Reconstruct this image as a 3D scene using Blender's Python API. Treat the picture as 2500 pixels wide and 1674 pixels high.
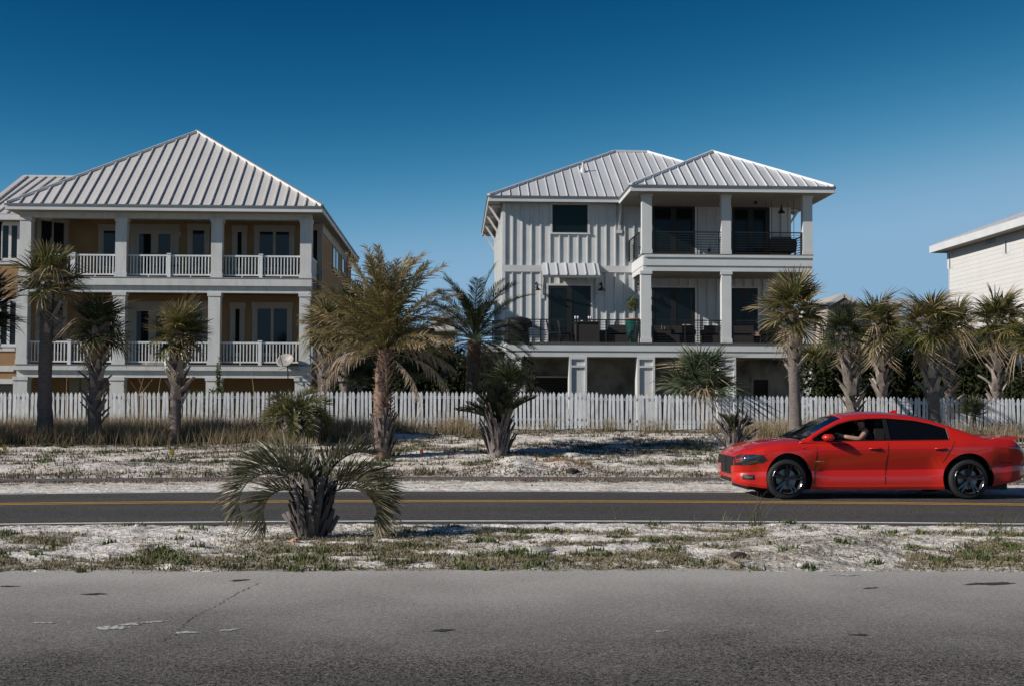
import bpy, bmesh, math, random
import numpy as np
from mathutils import Vector, Matrix
random.seed(7); rng = np.random.default_rng(11)
S = bpy.context.scene
for o in list(bpy.data.objects): bpy.data.objects.remove(o)
COL = S.collection
R = math.radians

# ------------------------------------------------------------------ camera
F, CX, CY, CAMH = 3200.0, 1250.0, 837.0, 1.7          # focal length in photo pixels
PITCH = math.atan(131/F); YAW = math.atan(140/F*math.cos(PITCH)); ROLL = 0.0035
_f = Vector((math.sin(YAW)*math.cos(PITCH), math.cos(YAW)*math.cos(PITCH), math.sin(PITCH)))
_r0 = Vector((math.cos(YAW), -math.sin(YAW), 0)); _u0 = _r0.cross(_f)
_r = _r0*math.cos(ROLL) + _u0*math.sin(ROLL); _u = _u0*math.cos(ROLL) - _r0*math.sin(ROLL)
cam_data = bpy.data.cameras.new('camera'); cam = bpy.data.objects.new('camera', cam_data); COL.objects.link(cam)
cam.matrix_world = Matrix(((_r.x, _u.x, -_f.x, 0), (_r.y, _u.y, -_f.y, 0), (_r.z, _u.z, -_f.z, CAMH), (0, 0, 0, 1)))
cam_data.sensor_width = 36; cam_data.lens = 36*F/2500; cam_data.clip_end = 3000; cam_data.clip_start = 0.1
S.camera = cam

# ------------------------------------------------------------------ sky, sun, exposure
SUND = Vector((1.0, 0.36, -0.53)).normalized()         # direction the light travels
EL = math.asin(-SUND.z); AZ = math.atan2(-SUND.x, -SUND.y)
W = bpy.data.worlds.new('World'); S.world = W; W.use_nodes = True
nt = W.node_tree; nt.nodes.clear()
sky = nt.nodes.new('ShaderNodeTexSky'); sky.sky_type = 'NISHITA'; sky.sun_disc = False
sky.sun_elevation = EL; sky.sun_rotation = AZ % (2*math.pi); sky.altitude = 0
sky.air_density = 1.0; sky.dust_density = 0.25; sky.ozone_density = 4.0
# deep polarised blue: each channel of the sky steepened round its value low over the horizon
hs = nt.nodes.new('ShaderNodeHueSaturation'); hs.inputs['Saturation'].default_value = 1.22; hs.inputs['Hue'].default_value = 0.49
sep = nt.nodes.new('ShaderNodeSeparateColor'); cmb = nt.nodes.new('ShaderNodeCombineColor')
nt.links.new(hs.outputs[0], sep.inputs[0])
d_ = nt.nodes.new('ShaderNodeMath'); d_.operation = 'DIVIDE'; d_.inputs[1].default_value = 3.87; nt.links.new(sep.outputs[1], d_.inputs[0])
m_ = nt.nodes.new('ShaderNodeMath'); m_.operation = 'SMOOTH_MIN'; m_.inputs[1].default_value = 1.06; m_.inputs[2].default_value = .3; nt.links.new(d_.outputs[0], m_.inputs[0])
for ch, (lv, gm) in enumerate(((1.70, 6.6), (3.65, 2.75), (5.6, 1.78))):
    p_ = nt.nodes.new('ShaderNodeMath'); p_.operation = 'POWER'; p_.inputs[1].default_value = gm; nt.links.new(m_.outputs[0], p_.inputs[0])
    q_ = nt.nodes.new('ShaderNodeMath'); q_.operation = 'MULTIPLY'; q_.inputs[1].default_value = lv; nt.links.new(p_.outputs[0], q_.inputs[0]); nt.links.new(q_.outputs[0], cmb.inputs[ch])
bg = nt.nodes.new('ShaderNodeBackground'); bg.inputs['Strength'].default_value = 0.1
wo = nt.nodes.new('ShaderNodeOutputWorld')
nt.links.new(sky.outputs[0], hs.inputs['Color']); nt.links.new(cmb.outputs[0], bg.inputs[0]); nt.links.new(bg.outputs[0], wo.inputs[0])
sd = bpy.data.lights.new('sun', 'SUN'); sd.energy = 5.0; sd.angle = R(0.53); sd.color = (1.0, 0.95, 0.88)
sun = bpy.data.objects.new('sun', sd); COL.objects.link(sun)
sun.rotation_euler = (-SUND).to_track_quat('Z', 'Y').to_euler(); sun.location = (-60, -30, 60)
S.view_settings.view_transform = 'Standard'; S.view_settings.look = 'None'
S.view_settings.exposure = 0.0; S.view_settings.gamma = 1.0
try: S.view_settings.use_curve_mapping = False
except Exception: pass
S.render.engine = 'CYCLES'
S.cycles.max_bounces = 5; S.cycles.diffuse_bounces = 2; S.cycles.transparent_max_bounces = 6; S.cycles.transmission_bounces = 4

# ------------------------------------------------------------------ projection helpers (measuring the place from the photo)
def P(px, py, Y):
    d = _f + _r*((px-CX)/F) - _u*((py-CY)/F)
    t = Y/d.y
    return Vector((d.x*t, Y, CAMH + d.z*t))
def PX(px, Y, py=900): return P(px, py, Y).x
def PZ(py, Y, px): return P(px, py, Y).z
def proj(X, Y, Z):
    dx, dy, dz = X, Y, np.asarray(Z)-CAMH
    c = lambda v: dx*v.x + dy*v.y + dz*v.z
    dep = c(_f)
    return CX + F*c(_r)/dep, CY - F*c(_u)/dep

# ------------------------------------------------------------------ numpy noise
_T = np.random.default_rng(3).random(65536)
def _h(ix, iy, s): return _T[((ix*7349 + iy*9151 + s*3571) ^ (ix*iy*31 & 0xffff)) & 0xffff]
def vn(x, y, s=0):
    x = np.asarray(x, float); y = np.asarray(y, float)
    ix = np.floor(x).astype(np.int64); iy = np.floor(y).astype(np.int64)
    fx = x-ix; fy = y-iy; fx = fx*fx*(3-2*fx); fy = fy*fy*(3-2*fy)
    a = _h(ix, iy, s); b = _h(ix+1, iy, s); c = _h(ix, iy+1, s); d = _h(ix+1, iy+1, s)
    return (a*(1-fx)+b*fx)*(1-fy) + (c*(1-fx)+d*fx)*fy
def fbm(x, y, s=0, o=4):
    v = 0; a = .5; t = 0
    for k in range(o): v = v + a*vn(x, y, s+k); t += a; a *= .5; x = x*2.03+5.1; y = y*2.03+3.7
    return v/t

# ------------------------------------------------------------------ materials
MATS = {}
def mat(name, c, rough=.6, c2=None, scale=3.0, bump=0.0, bscale=40.0, metal=0.0, rnd=0.0, spec=.5, fac=(.35, .65), stretch=None, coat=0.0, emit=None, detail=6):
    if name in MATS: return MATS[name]
    m = bpy.data.materials.new(name); m.use_nodes = True; n = m.node_tree.nodes; l = m.node_tree.links
    b = n['Principled BSDF']; b.inputs['Roughness'].default_value = rough; b.inputs['Metallic'].default_value = metal
    b.inputs['Specular IOR Level'].default_value = spec
    if coat: b.inputs['Coat Weight'].default_value = coat; b.inputs['Coat Roughness'].default_value = .03
    geo = n.new('ShaderNodeNewGeometry'); vec = geo.outputs['Position']
    if stretch:
        mp = n.new('ShaderNodeMapping'); mp.inputs['Scale'].default_value = stretch; l.new(vec, mp.inputs[0]); vec = mp.outputs[0]
    c2 = c2 or tuple(x*.85 for x in c)
    no = n.new('ShaderNodeTexNoise'); no.inputs['Scale'].default_value = scale; no.inputs['Detail'].default_value = detail; l.new(vec, no.inputs['Vector'])
    mr = n.new('ShaderNodeMapRange'); mr.inputs[1].default_value = fac[0]; mr.inputs[2].default_value = fac[1]; l.new(no.outputs[0], mr.inputs[0])
    mx = n.new('ShaderNodeMix'); mx.data_type = 'RGBA'; mx.inputs[6].default_value = (*c, 1); mx.inputs[7].default_value = (*c2, 1)
    l.new(mr.outputs[0], mx.inputs[0]); col = mx.outputs[2]
    if rnd:
        oi = n.new('ShaderNodeObjectInfo'); m2 = n.new('ShaderNodeMapRange'); m2.inputs[3].default_value = 1-rnd; m2.inputs[4].default_value = 1+rnd*.4
        l.new(oi.outputs['Random'], m2.inputs[0]); vm = n.new('ShaderNodeVectorMath'); vm.operation = 'SCALE'
        l.new(col, vm.inputs[0]); l.new(m2.outputs[0], vm.inputs['Scale']); col = vm.outputs[0]
    l.new(col, b.inputs['Base Color'])
    if bump:
        nb = n.new('ShaderNodeTexNoise'); nb.inputs['Scale'].default_value = bscale; nb.inputs['Detail'].default_value = 4; l.new(vec, nb.inputs['Vector'])
        bp = n.new('ShaderNodeBump'); bp.inputs['Strength'].default_value = bump; bp.inputs['Distance'].default_value = .02
        l.new(nb.outputs[0], bp.inputs['Height']); l.new(bp.outputs[0], b.inputs['Normal'])
    MATS[name] = m; return m

def leafmat(name, c, c2, tip, trans=.3, rough=.42, tipstart=.55, tipfac=.9, spec=.45):
    """foliage: green noise, tan at the tips (vertex attribute t), a little light passing through"""
    m = bpy.data.materials.new(name); m.use_nodes = True; n = m.node_tree.nodes; l = m.node_tree.links
    b = n['Principled BSDF']; b.inputs['Roughness'].default_value = rough; b.inputs['Specular IOR Level'].default_value = spec
    geo = n.new('ShaderNodeNewGeometry')
    no = n.new('ShaderNodeTexNoise'); no.inputs['Scale'].default_value = 4.5; no.inputs['Detail'].default_value = 5; l.new(geo.outputs['Position'], no.inputs['Vector'])
    mr = n.new('ShaderNodeMapRange'); mr.inputs[1].default_value = .35; mr.inputs[2].default_value = .65; l.new(no.outputs[0], mr.inputs[0])
    mx = n.new('ShaderNodeMix'); mx.data_type = 'RGBA'; mx.inputs[6].default_value = (*c, 1); mx.inputs[7].default_value = (*c2, 1); l.new(mr.outputs[0], mx.inputs[0])
    at = n.new('ShaderNodeAttribute'); at.attribute_name = 't'
    oi = n.new('ShaderNodeObjectInfo'); ad = n.new('ShaderNodeMath'); ad.operation = 'MULTIPLY_ADD'; ad.inputs[1].default_value = .5; ad.inputs[2].default_value = -.25; l.new(oi.outputs['Random'], ad.inputs[0])
    sm = n.new('ShaderNodeMath'); l.new(at.outputs['Fac'], sm.inputs[0]); l.new(ad.outputs[0], sm.inputs[1])
    mt = n.new('ShaderNodeMapRange'); mt.inputs[1].default_value = tipstart; mt.inputs[2].default_value = 1.05; mt.inputs[4].default_value = tipfac; l.new(sm.outputs[0], mt.inputs[0])
    m3 = n.new('ShaderNodeMix'); m3.data_type = 'RGBA'; m3.inputs[7].default_value = (*tip, 1); l.new(mx.outputs[2], m3.inputs[6]); l.new(mt.outputs[0], m3.inputs[0])
    l.new(m3.outputs[2], b.inputs['Base Color'])
    if trans:
        tr = n.new('ShaderNodeBsdfTranslucent'); l.new(m3.outputs[2], tr.inputs[0]); ms = n.new('ShaderNodeMixShader'); ms.inputs[0].default_value = trans
        out = n['Material Output']; l.new(b.outputs[0], ms.inputs[1]); l.new(tr.outputs[0], ms.inputs[2]); l.new(ms.outputs[0], out.inputs[0])
    return m

# ------------------------------------------------------------------ objects
def wloc(o):
    v = Vector((0, 0, 0))
    while o is not None: v = v + o.location; o = o.parent
    return v
def tag(o, label=None, cat=None, group=None, kind=None):
    if label: o['label'] = label
    if cat: o['category'] = cat
    if group: o['group'] = group
    if kind: o['kind'] = kind
    return o
def thing(name, label, cat, loc=(0, 0, 0), group=None):
    o = bpy.data.objects.new(name, None); COL.objects.link(o); o.location = loc; o.empty_display_size = .2
    return tag(o, label, cat, group)
class MB:
    def __init__(s): s.v = []; s.f = []
    def add(s, vs, fs):
        k = len(s.v); s.v += [tuple(v) for v in vs]; s.f += [tuple(i+k for i in f) for f in fs]; return s
    def box(s, x0, x1, y0, y1, z0, z1):
        if x0 > x1: x0, x1 = x1, x0
        if y0 > y1: y0, y1 = y1, y0
        if z0 > z1: z0, z1 = z1, z0
        return s.add([(x0,y0,z0),(x1,y0,z0),(x1,y1,z0),(x0,y1,z0),(x0,y0,z1),(x1,y0,z1),(x1,y1,z1),(x0,y1,z1)],
                     [(0,3,2,1),(4,5,6,7),(0,1,5,4),(1,2,6,5),(2,3,7,6),(3,0,4,7)])
    def beam(s, p, q, w, h, up=(0, 0, 1)):
        p = Vector(p); q = Vector(q); d = (q-p).normalized(); up = Vector(up)
        if abs(d.dot(up)) > .999: up = Vector((0, 1, 0))
        a = d.cross(up).normalized()*w/2; b = a.cross(d).normalized()*h/2
        return s.add([p-a-b, p+a-b, p+a+b, p-a+b, q-a-b, q+a-b, q+a+b, q-a+b], [(0,1,2,3),(7,6,5,4),(0,4,5,1),(1,5,6,2),(2,6,7,3),(3,7,4,0)])
    def poly(s, pts): return s.add(pts, [tuple(range(len(pts)))])
    def slab(s, pts, th):          # polygon thickened downwards along its normal
        pts = [Vector(p) for p in pts]; nn = Vector((0, 0, 0))
        for i in range(1, len(pts)-1): nn += (pts[i]-pts[0]).cross(pts[i+1]-pts[0])
        nn.normalize(); n = len(pts); lo = [p-nn*th for p in pts]
        return s.add(pts+lo, [tuple(range(n)), tuple(reversed(range(n, 2*n)))] + [(i, i+n, (i+1) % n+n, (i+1) % n) for i in range(n)])
    def tube(s, pts, rad, n=6, cap=True):
        pts = [Vector(p) for p in pts]; rr = rad if isinstance(rad, (list, tuple)) else [rad]*len(pts); k0 = len(s.v)
        for i, p in enumerate(pts):
            d = (pts[min(i+1, len(pts)-1)]-pts[max(i-1, 0)]).normalized(); up = Vector((0, 0, 1)) if abs(d.z) < .9 else Vector((0, 1, 0))
            a = d.cross(up).normalized(); b = a.cross(d)
            for k in range(n):
                t = 2*math.pi*k/n; s.v.append(tuple(p + a*math.cos(t)*rr[i] + b*math.sin(t)*rr[i]))
        for i in range(len(pts)-1):
            for k in range(n):
                s.f.append((k0+i*n+k, k0+i*n+(k+1) % n, k0+(i+1)*n+(k+1) % n, k0+(i+1)*n+k))
        if cap: s.f.append(tuple(k0+k for k in reversed(range(n)))); s.f.append(tuple(k0+(len(pts)-1)*n+k for k in range(n)))
        return s
    def lathe(s, prof, c=(0, 0, 0), n=16, cap=True):
        k0 = len(s.v)
        for r_, z in prof:
            for k in range(n): t = 2*math.pi*k/n; s.v.append((c[0]+r_*math.cos(t), c[1]+r_*math.sin(t), c[2]+z))
        for i in range(len(prof)-1):
            for k in range(n): s.f.append((k0+i*n+k, k0+i*n+(k+1) % n, k0+(i+1)*n+(k+1) % n, k0+(i+1)*n+k))
        if cap: s.f.append(tuple(k0+k for k in reversed(range(n)))); s.f.append(tuple(k0+(len(prof)-1)*n+k for k in range(n)))
        return s
    def build(s, name, m, parent=None, smooth=False, origin=None):
        o0 = wloc(parent) if parent is not None else Vector((0, 0, 0))
        og = Vector(origin) if origin is not None else o0
        me = bpy.data.meshes.new(name); me.from_pydata([(a-og.x, b-og.y, c-og.z) for a, b, c in s.v], [], s.f); me.update()
        if smooth: me.polygons.foreach_set('use_smooth', [True]*len(me.polygons))
        ob = bpy.data.objects.new(name, me); COL.objects.link(ob); ob.parent = parent; ob.location = og-o0
        if m: me.materials.append(m)
        return ob
def npmesh(name, verts, quads, m, tris=None, t=None, smooth=False):
    me = bpy.data.meshes.new(name); nq = 0 if quads is None else len(quads); ntt = 0 if tris is None else len(tris)
    me.vertices.add(len(verts)); me.vertices.foreach_set('co', np.asarray(verts, np.float32).ravel())
    idx = []; 
    if nq: idx.append(np.asarray(quads, np.int32).ravel())
    if ntt: idx.append(np.asarray(tris, np.int32).ravel())
    idx = np.concatenate(idx); me.loops.add(len(idx)); me.loops.foreach_set('vertex_index', idx)
    me.polygons.add(nq+ntt); st = np.concatenate([np.arange(nq)*4, nq*4+np.arange(ntt)*3]).astype(np.int32)
    me.polygons.foreach_set('loop_start', st)
    if t is not None:
        a = me.attributes.new('t', 'FLOAT', 'POINT'); a.data.foreach_set('value', np.asarray(t, np.float32).ravel())
    if smooth: me.polygons.foreach_set('use_smooth', np.ones(nq+ntt, bool))
    me.update(calc_edges=True); me.validate()
    if m: me.materials.append(m)
    return me
def link(name, me, parent=None, loc=(0, 0, 0), mtx=None):
    o = bpy.data.objects.new(name, me); COL.objects.link(o); o.parent = parent
    if mtx is not None: o.matrix_basis = mtx
    else: o.location = loc
    return o
_PC = {}
def piece(name, m, parent, x0, x1, y0, y1, z0, z1):
    """one box as an object of its own; equal boxes share their mesh"""
    if x0 > x1: x0, x1 = x1, x0
    if y0 > y1: y0, y1 = y1, y0
    if z0 > z1: z0, z1 = z1, z0
    key = (name, m.name, round(x1-x0, 3), round(y1-y0, 3), round(z1-z0, 3))
    if key not in _PC:
        me = bpy.data.meshes.new(name); b = MB().box(0, x1-x0, 0, y1-y0, 0, z1-z0); me.from_pydata(b.v, [], b.f); me.update(); me.materials.append(m); _PC[key] = me
    return link(name, _PC[key], parent, Vector((x0, y0, z0)) - (wloc(parent) if parent is not None else Vector()))
# ================================================================== GROUND
def cbend(X):
    X = np.asarray(X, float); a = np.clip(X, -14, 14); k = np.where(a < 0, .0115, .0082)
    base = -k*a*a; return base - 2*k*np.abs(a)*np.abs(X-a)*.55
def S2Y(X, s): return s + cbend(X)*np.clip((np.asarray(s, float)-4)/12, 0, 1)*np.clip((44-np.asarray(s, float))/8, 0, 1)
HK_S = [27.9, 28.8, 31.3, 34, 36.5, 38, 41, 50, 90, 3000]; HK_Z = [0.0, .10, .25, .44, .66, .76, .72, .58, .5, .5]
def Hs(X, s):
    X = np.asarray(X, float); s = np.asarray(s, float)
    z = np.interp(s, HK_S, HK_Z)
    w = np.clip((s-27.9)/1.0, 0, 1)*np.clip((60-s)/10, 0, 1)
    z = z + w*((fbm(X*.5, s*.9, 5)-.5)*.16 + (fbm(X*2.1, s*3.2, 9)-.5)*.07)
    for (mx, ms, hh, rx, rs) in [(1.35, 28.75, .30, .50, .5), (2.45, 28.8, .20, .55, .45), (.55, 28.6, .10, .5, .4), (-8.2, 29.6, .12, .9, .5), (-6.3, 29.9, .10, 1.0, .4)]:
        z = z + hh*np.exp(-((X-mx)/rx)**2-((s-ms)/rs)**2)
    return z
def Y2S(X, Y):
    s = np.asarray(Y, float)
    for _ in range(12): s = s + (np.asarray(Y, float) - S2Y(X, s))*.9
    return s
def ground(X, Y): return float(Hs(X, Y2S(X, Y)))
def G(px, Y, py=1000):
    """ground point under photo column px at distance Y"""
    x = PX(px, Y, py); return Vector((x, Y, ground(x, Y)))

def sheet(name, xs, ss, zf, m, kind='structure', dens=None, smooth=True):
    Xg, Sg = np.meshgrid(xs, ss); Yg = S2Y(Xg, Sg); Z = zf(Xg, Sg)+0*Xg
    nx, ns = len(xs), len(ss); V = np.stack([Xg, Yg, Z], -1).reshape(-1, 3)
    i = (np.arange(ns-1)[:, None]*nx + np.arange(nx-1)[None]).ravel()
    q = np.stack([i, i+1, i+nx+1, i+nx], -1)
    t = dens(Xg, Sg).ravel() if dens else None
    me = npmesh(name, V, q, m, t=t, smooth=smooth); o = link(name, me); o['kind'] = kind; return o

# --- where things grow, as densities over the ground (read off the photo's layout)
def box_w(px, py, x0, x1, y0, y1, fx=40, fy=8):
    return np.clip((px-x0)/fx, 0, 1)*np.clip((x1-px)/fx, 0, 1)*np.clip((py-y0)/fy, 0, 1)*np.clip((y1-py)/fy, 0, 1)
def verge_d(X, s):
    px, py = proj(X, S2Y(X, s), 0*X)
    n1 = fbm(X*1.5, s*2.6, 21); n2 = fbm(X*3.5, s*6, 31); n3 = fbm(X*.6, s*1.2, 41)
    d = np.clip((n1-.60)*6, 0, .8)*.7
    edge = 1353+14*np.sin(px*.011)+8*np.sin(px*.03)
    band = np.clip((py-edge)/10, 0, 1)*np.clip((1398-py)/8, 0, 1)
    d = np.maximum(d, band*np.clip((n2-.30)*6, 0, 1)*.95)
    ell = np.exp(-(((px-850)/290)**4) - (((py-1352)/42)**4)); d = np.maximum(d, ell*np.clip((n2-.28)*5, 0, 1))
    mid = box_w(px, py, 1130, 1900, 1292, 1385); d = np.maximum(d, mid*np.clip((n1-.46)*7, 0, 1)*.9)
    lf = box_w(px, py, -200, 200, 1312, 1352); d = np.maximum(d, lf*np.clip((n1-.40)*6, 0, 1))
    rt = box_w(px, py, 2180, 2800, 1340, 1392, 80); d = np.maximum(d, rt*np.clip((n2-.33)*6, 0, 1))
    rt = box_w(px, py, 2330, 2800, 1300, 1350, 60); d = np.maximum(d, rt*np.clip((n1-.47)*8, 0, 1)*.9)
    bare = box_w(px, py, 1790, 2230, 1312, 1400, 60, 10); d = d*(1-.93*bare)
    return d
def verge_d2(X, s):      # the same plus the dug-over dirt of the heap
    px, py = proj(X, S2Y(X, s), 0*X); bare = box_w(px, py, 1720, 2230, 1306, 1400, 60, 14)
    return np.maximum(verge_d(X, s), .85*bare*np.clip((fbm(X*3, s*5, 25)-.2)*3, .45, 1))
def bank_d(X, s):
    px, py = proj(X, S2Y(X, s), Hs(X, s))
    n1 = fbm(X*.9, s*2.4, 51); n2 = fbm(X*2.5, s*5, 61)
    d = np.clip((n1-.44)*6, 0, 1)*np.clip((n2-.34)*5, 0, 1)*.95
    left = np.clip((900-px)/140, 0, 1)*np.clip((s-33.7)/.8, 0, 1); d = np.maximum(d, left)
    top = np.clip((s-36.9)/.6, 0, 1)*.85; d = np.maximum(d, top)
    row = np.clip(1-np.abs(s-33.1-.5*np.sin(X*.8))/.8, 0, 1)*np.clip((n2-.34)*6, 0, 1); d = np.maximum(d, row*.95)
    low = np.clip((30.2-s)/1.0, 0, 1); d = d*(1-.62*low)
    rt = np.clip((px-1700)/120, 0, 1)*np.clip((s-31)/1.5, 0, 1)*.8; d = np.maximum(d, rt*np.clip((n2-.3)*5, 0, 1))
    d = np.where(s < 27.95, np.clip((n2-.50)*7, 0, .7)*np.clip((s-25.3)/.3, 0, 1) + .5*np.clip(1-np.abs(s-24.15)/.25, 0, 1)*np.clip((n2-.55)*7, 0, 1), d)
    strip = np.maximum(np.clip(1-np.abs(s-28.35)/.55, 0, 1), np.clip(1-np.abs(s-26.35)/.5, 0, 1)); d = np.maximum(d, .75*np.clip(strip*1.6, 0, 1)*np.clip((n2-.25)*4, 0, 1)*(1-.8*np.exp(-((X-1.9)/1.3)**2-((s-28.7)/.4)**2)))
    return d

def sandmat(name, debris, pink):
    m = bpy.data.materials.new(name); m.use_nodes = True; n = m.node_tree.nodes; l = m.node_tree.links; b = n['Principled BSDF']; b.inputs['Roughness'].default_value = .95; b.inputs['Specular IOR Level'].default_value = .15
    geo = n.new('ShaderNodeNewGeometry')
    def noise(sc, st=(1, 1, 1), det=6):
        mp = n.new('ShaderNodeMapping'); mp.inputs['Scale'].default_value = st; l.new(geo.outputs['Position'], mp.inputs[0])
        t = n.new('ShaderNodeTexNoise'); t.inputs['Scale'].default_value = sc; t.inputs['Detail'].default_value = det; l.new(mp.outputs[0], t.inputs['Vector']); return t.outputs[0]
    def rng_(v, a, b_, c=0, d=1):
        r_ = n.new('ShaderNodeMapRange'); r_.inputs[1].default_value = a; r_.inputs[2].default_value = b_; r_.inputs[3].default_value = c; r_.inputs[4].default_value = d; l.new(v, r_.inputs[0]); return r_.outputs[0]
    def mix(f, a, b_):
        x = n.new('ShaderNodeMix'); x.data_type = 'RGBA'
        for k, v in ((6, a), (7, b_)):
            if isinstance(v, tuple): x.inputs[k].default_value = (*v, 1)
            else: l.new(v, x.inputs[k])
        l.new(f, x.inputs[0]); return x.outputs[2]
    col = mix(rng_(noise(1.3), .4, .62), (.84, .80, .745), pink)
    col = mix(rng_(noise(11, (.5, 1.6, 1)), .54, .62, 0, debris), col, (.19, .14, .10))       # dead leaf litter
    col = mix(rng_(noise(48), .58, .66, 0, .7), col, (.26, .20, .155))
    col = mix(rng_(noise(3.2, (.7, 1.8, 1)), .46, .62, 0, .55), col, tuple(c*.60 for c in pink))
    col = mix(rng_(noise(.55, (1, 1.6, 1)), .50, .60, 0, .75), col, (.80, .75, .69))        # clean drifts
    at = n.new('ShaderNodeAttribute'); at.attribute_name = 't'
    nn = n.new('ShaderNodeMath'); nn.operation = 'MULTIPLY'; l.new(at.outputs['Fac'], nn.inputs[0]); l.new(rng_(noise(26), .38, .58, .25, 1), nn.inputs[1])
    col = mix(nn.outputs[0], col, (.105, .088, .055))
    l.new(col, b.inputs['Base Color'])
    bp = n.new('ShaderNodeBump'); bp.inputs['Strength'].default_value = .8; bp.inputs['Distance'].default_value = .045
    ad = n.new('ShaderNodeMath'); ad.operation = 'MULTIPLY_ADD'; ad.inputs[1].default_value = .35; l.new(noise(55), ad.inputs[0]); l.new(noise(14), ad.inputs[2])
    l.new(ad.outputs[0], bp.inputs['Height']); l.new(bp.outputs[0], b.inputs['Normal'])
    return m
M_verge = sandmat('verge_sand', .55, (.80, .74, .68)); M_bank = sandmat('bank_sand', .75, (.80, .71, .63)); 
M_yard = mat('yard_soil', (.30, .27, .20), .95, (.14, .14, .07), .6, .5, 20)

def asphalt(name, c1, c2, grain, sc, big=.4, spk=.5, cell=130, falloff=False):
    m = bpy.data.materials.new(name); m.use_nodes = True; n = m.node_tree.nodes; l = m.node_tree.links; b = n['Principled BSDF']; b.inputs['Roughness'].default_value = .88; b.inputs['Specular IOR Level'].default_value = .3
    geo = n.new('ShaderNodeNewGeometry'); pos = geo.outputs['Position']
    def mp(st):
        a = n.new('ShaderNodeMapping'); a.inputs['Scale'].default_value = st; l.new(pos, a.inputs[0]); return a.outputs[0]
    v = n.new('ShaderNodeTexVoronoi'); v.inputs['Scale'].default_value = cell; l.new(pos, v.inputs['Vector'])
    sp = n.new('ShaderNodeSeparateColor'); l.new(v.outputs['Color'], sp.inputs[0])
    r1 = n.new('ShaderNodeMapRange'); r1.inputs[1].default_value = .0; r1.inputs[2].default_value = 1; r1.inputs[3].default_value = 1-spk; r1.inputs[4].default_value = 1+spk; l.new(sp.outputs[0], r1.inputs[0])
    r1b = n.new('ShaderNodeMapRange'); r1b.inputs[1].default_value = .93; r1b.inputs[2].default_value = 1; r1b.inputs[3].default_value = 0; r1b.inputs[4].default_value = spk*1.6; l.new(sp.outputs[1], r1b.inputs[0])
    ad = n.new('ShaderNodeMath'); l.new(r1.outputs[0], ad.inputs[0]); l.new(r1b.outputs[0], ad.inputs[1])
    no = n.new('ShaderNodeTexNoise'); no.inputs['Scale'].default_value = big; no.inputs['Detail'].default_value = 7; l.new(mp((.5, 1.4, 1)), no.inputs['Vector'])
    r2 = n.new('ShaderNodeMapRange'); r2.inputs[1].default_value = .35; r2.inputs[2].default_value = .65; l.new(no.outputs[0], r2.inputs[0])
    mx = n.new('ShaderNodeMix'); mx.data_type = 'RGBA'; mx.inputs[6].default_value = (*c1, 1); mx.inputs[7].default_value = (*c2, 1); l.new(r2.outputs[0], mx.inputs[0])
    n3 = n.new('ShaderNodeTexNoise'); n3.inputs['Scale'].default_value = 24; n3.inputs['Detail'].default_value = 5; l.new(pos, n3.inputs['Vector'])
    r3 = n.new('ShaderNodeMapRange'); r3.inputs[1].default_value = .3; r3.inputs[2].default_value = .7; r3.inputs[3].default_value = .78; r3.inputs[4].default_value = 1.22; l.new(n3.outputs[0], r3.inputs[0])
    ml = n.new('ShaderNodeMath'); ml.operation = 'MULTIPLY'; l.new(ad.outputs[0], ml.inputs[0]); l.new(r3.outputs[0], ml.inputs[1])
    vm = n.new('ShaderNodeVectorMath'); vm.operation = 'SCALE'; l.new(mx.outputs[2], vm.inputs[0]); l.new(ml.outputs[0], vm.inputs['Scale'])
    colr = vm.outputs[0]
    if falloff:      # vignette falloff painted into the asphalt colour, paler toward the verge
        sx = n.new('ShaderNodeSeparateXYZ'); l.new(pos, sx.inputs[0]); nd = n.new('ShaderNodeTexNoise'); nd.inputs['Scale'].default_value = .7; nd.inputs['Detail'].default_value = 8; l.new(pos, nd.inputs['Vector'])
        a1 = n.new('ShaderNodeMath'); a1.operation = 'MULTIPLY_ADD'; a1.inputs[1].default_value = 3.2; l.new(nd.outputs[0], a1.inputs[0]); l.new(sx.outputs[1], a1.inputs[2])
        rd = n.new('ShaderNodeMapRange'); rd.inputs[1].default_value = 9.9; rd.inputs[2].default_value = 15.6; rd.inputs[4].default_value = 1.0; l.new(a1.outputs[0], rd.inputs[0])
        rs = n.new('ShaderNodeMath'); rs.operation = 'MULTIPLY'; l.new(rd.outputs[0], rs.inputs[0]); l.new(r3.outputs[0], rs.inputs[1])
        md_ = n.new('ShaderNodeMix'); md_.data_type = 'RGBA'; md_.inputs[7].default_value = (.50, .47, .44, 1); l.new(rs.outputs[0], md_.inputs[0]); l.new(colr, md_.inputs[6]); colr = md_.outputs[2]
    l.new(colr, b.inputs['Base Color'])
    bp = n.new('ShaderNodeBump'); bp.inputs['Strength'].default_value = grain; bp.inputs['Distance'].default_value = .006; l.new(v.outputs['Distance'], bp.inputs['Height']); l.new(bp.outputs[0], b.inputs['Normal'])
    return m
M_lot = asphalt('lot_asphalt', (.104, .092, .084), (.066, .058, .053), .45, 1, .35, 1.15, 88, falloff=True)
M_road = asphalt('road_asphalt', (.080, .073, .067), (.056, .053, .052), .5, 1, .5, .85, 70)
M_path = asphalt('path_asphalt', (.13, .12, .115), (.105, .098, .095), .6, 1, .8, .35, 90)

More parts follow.
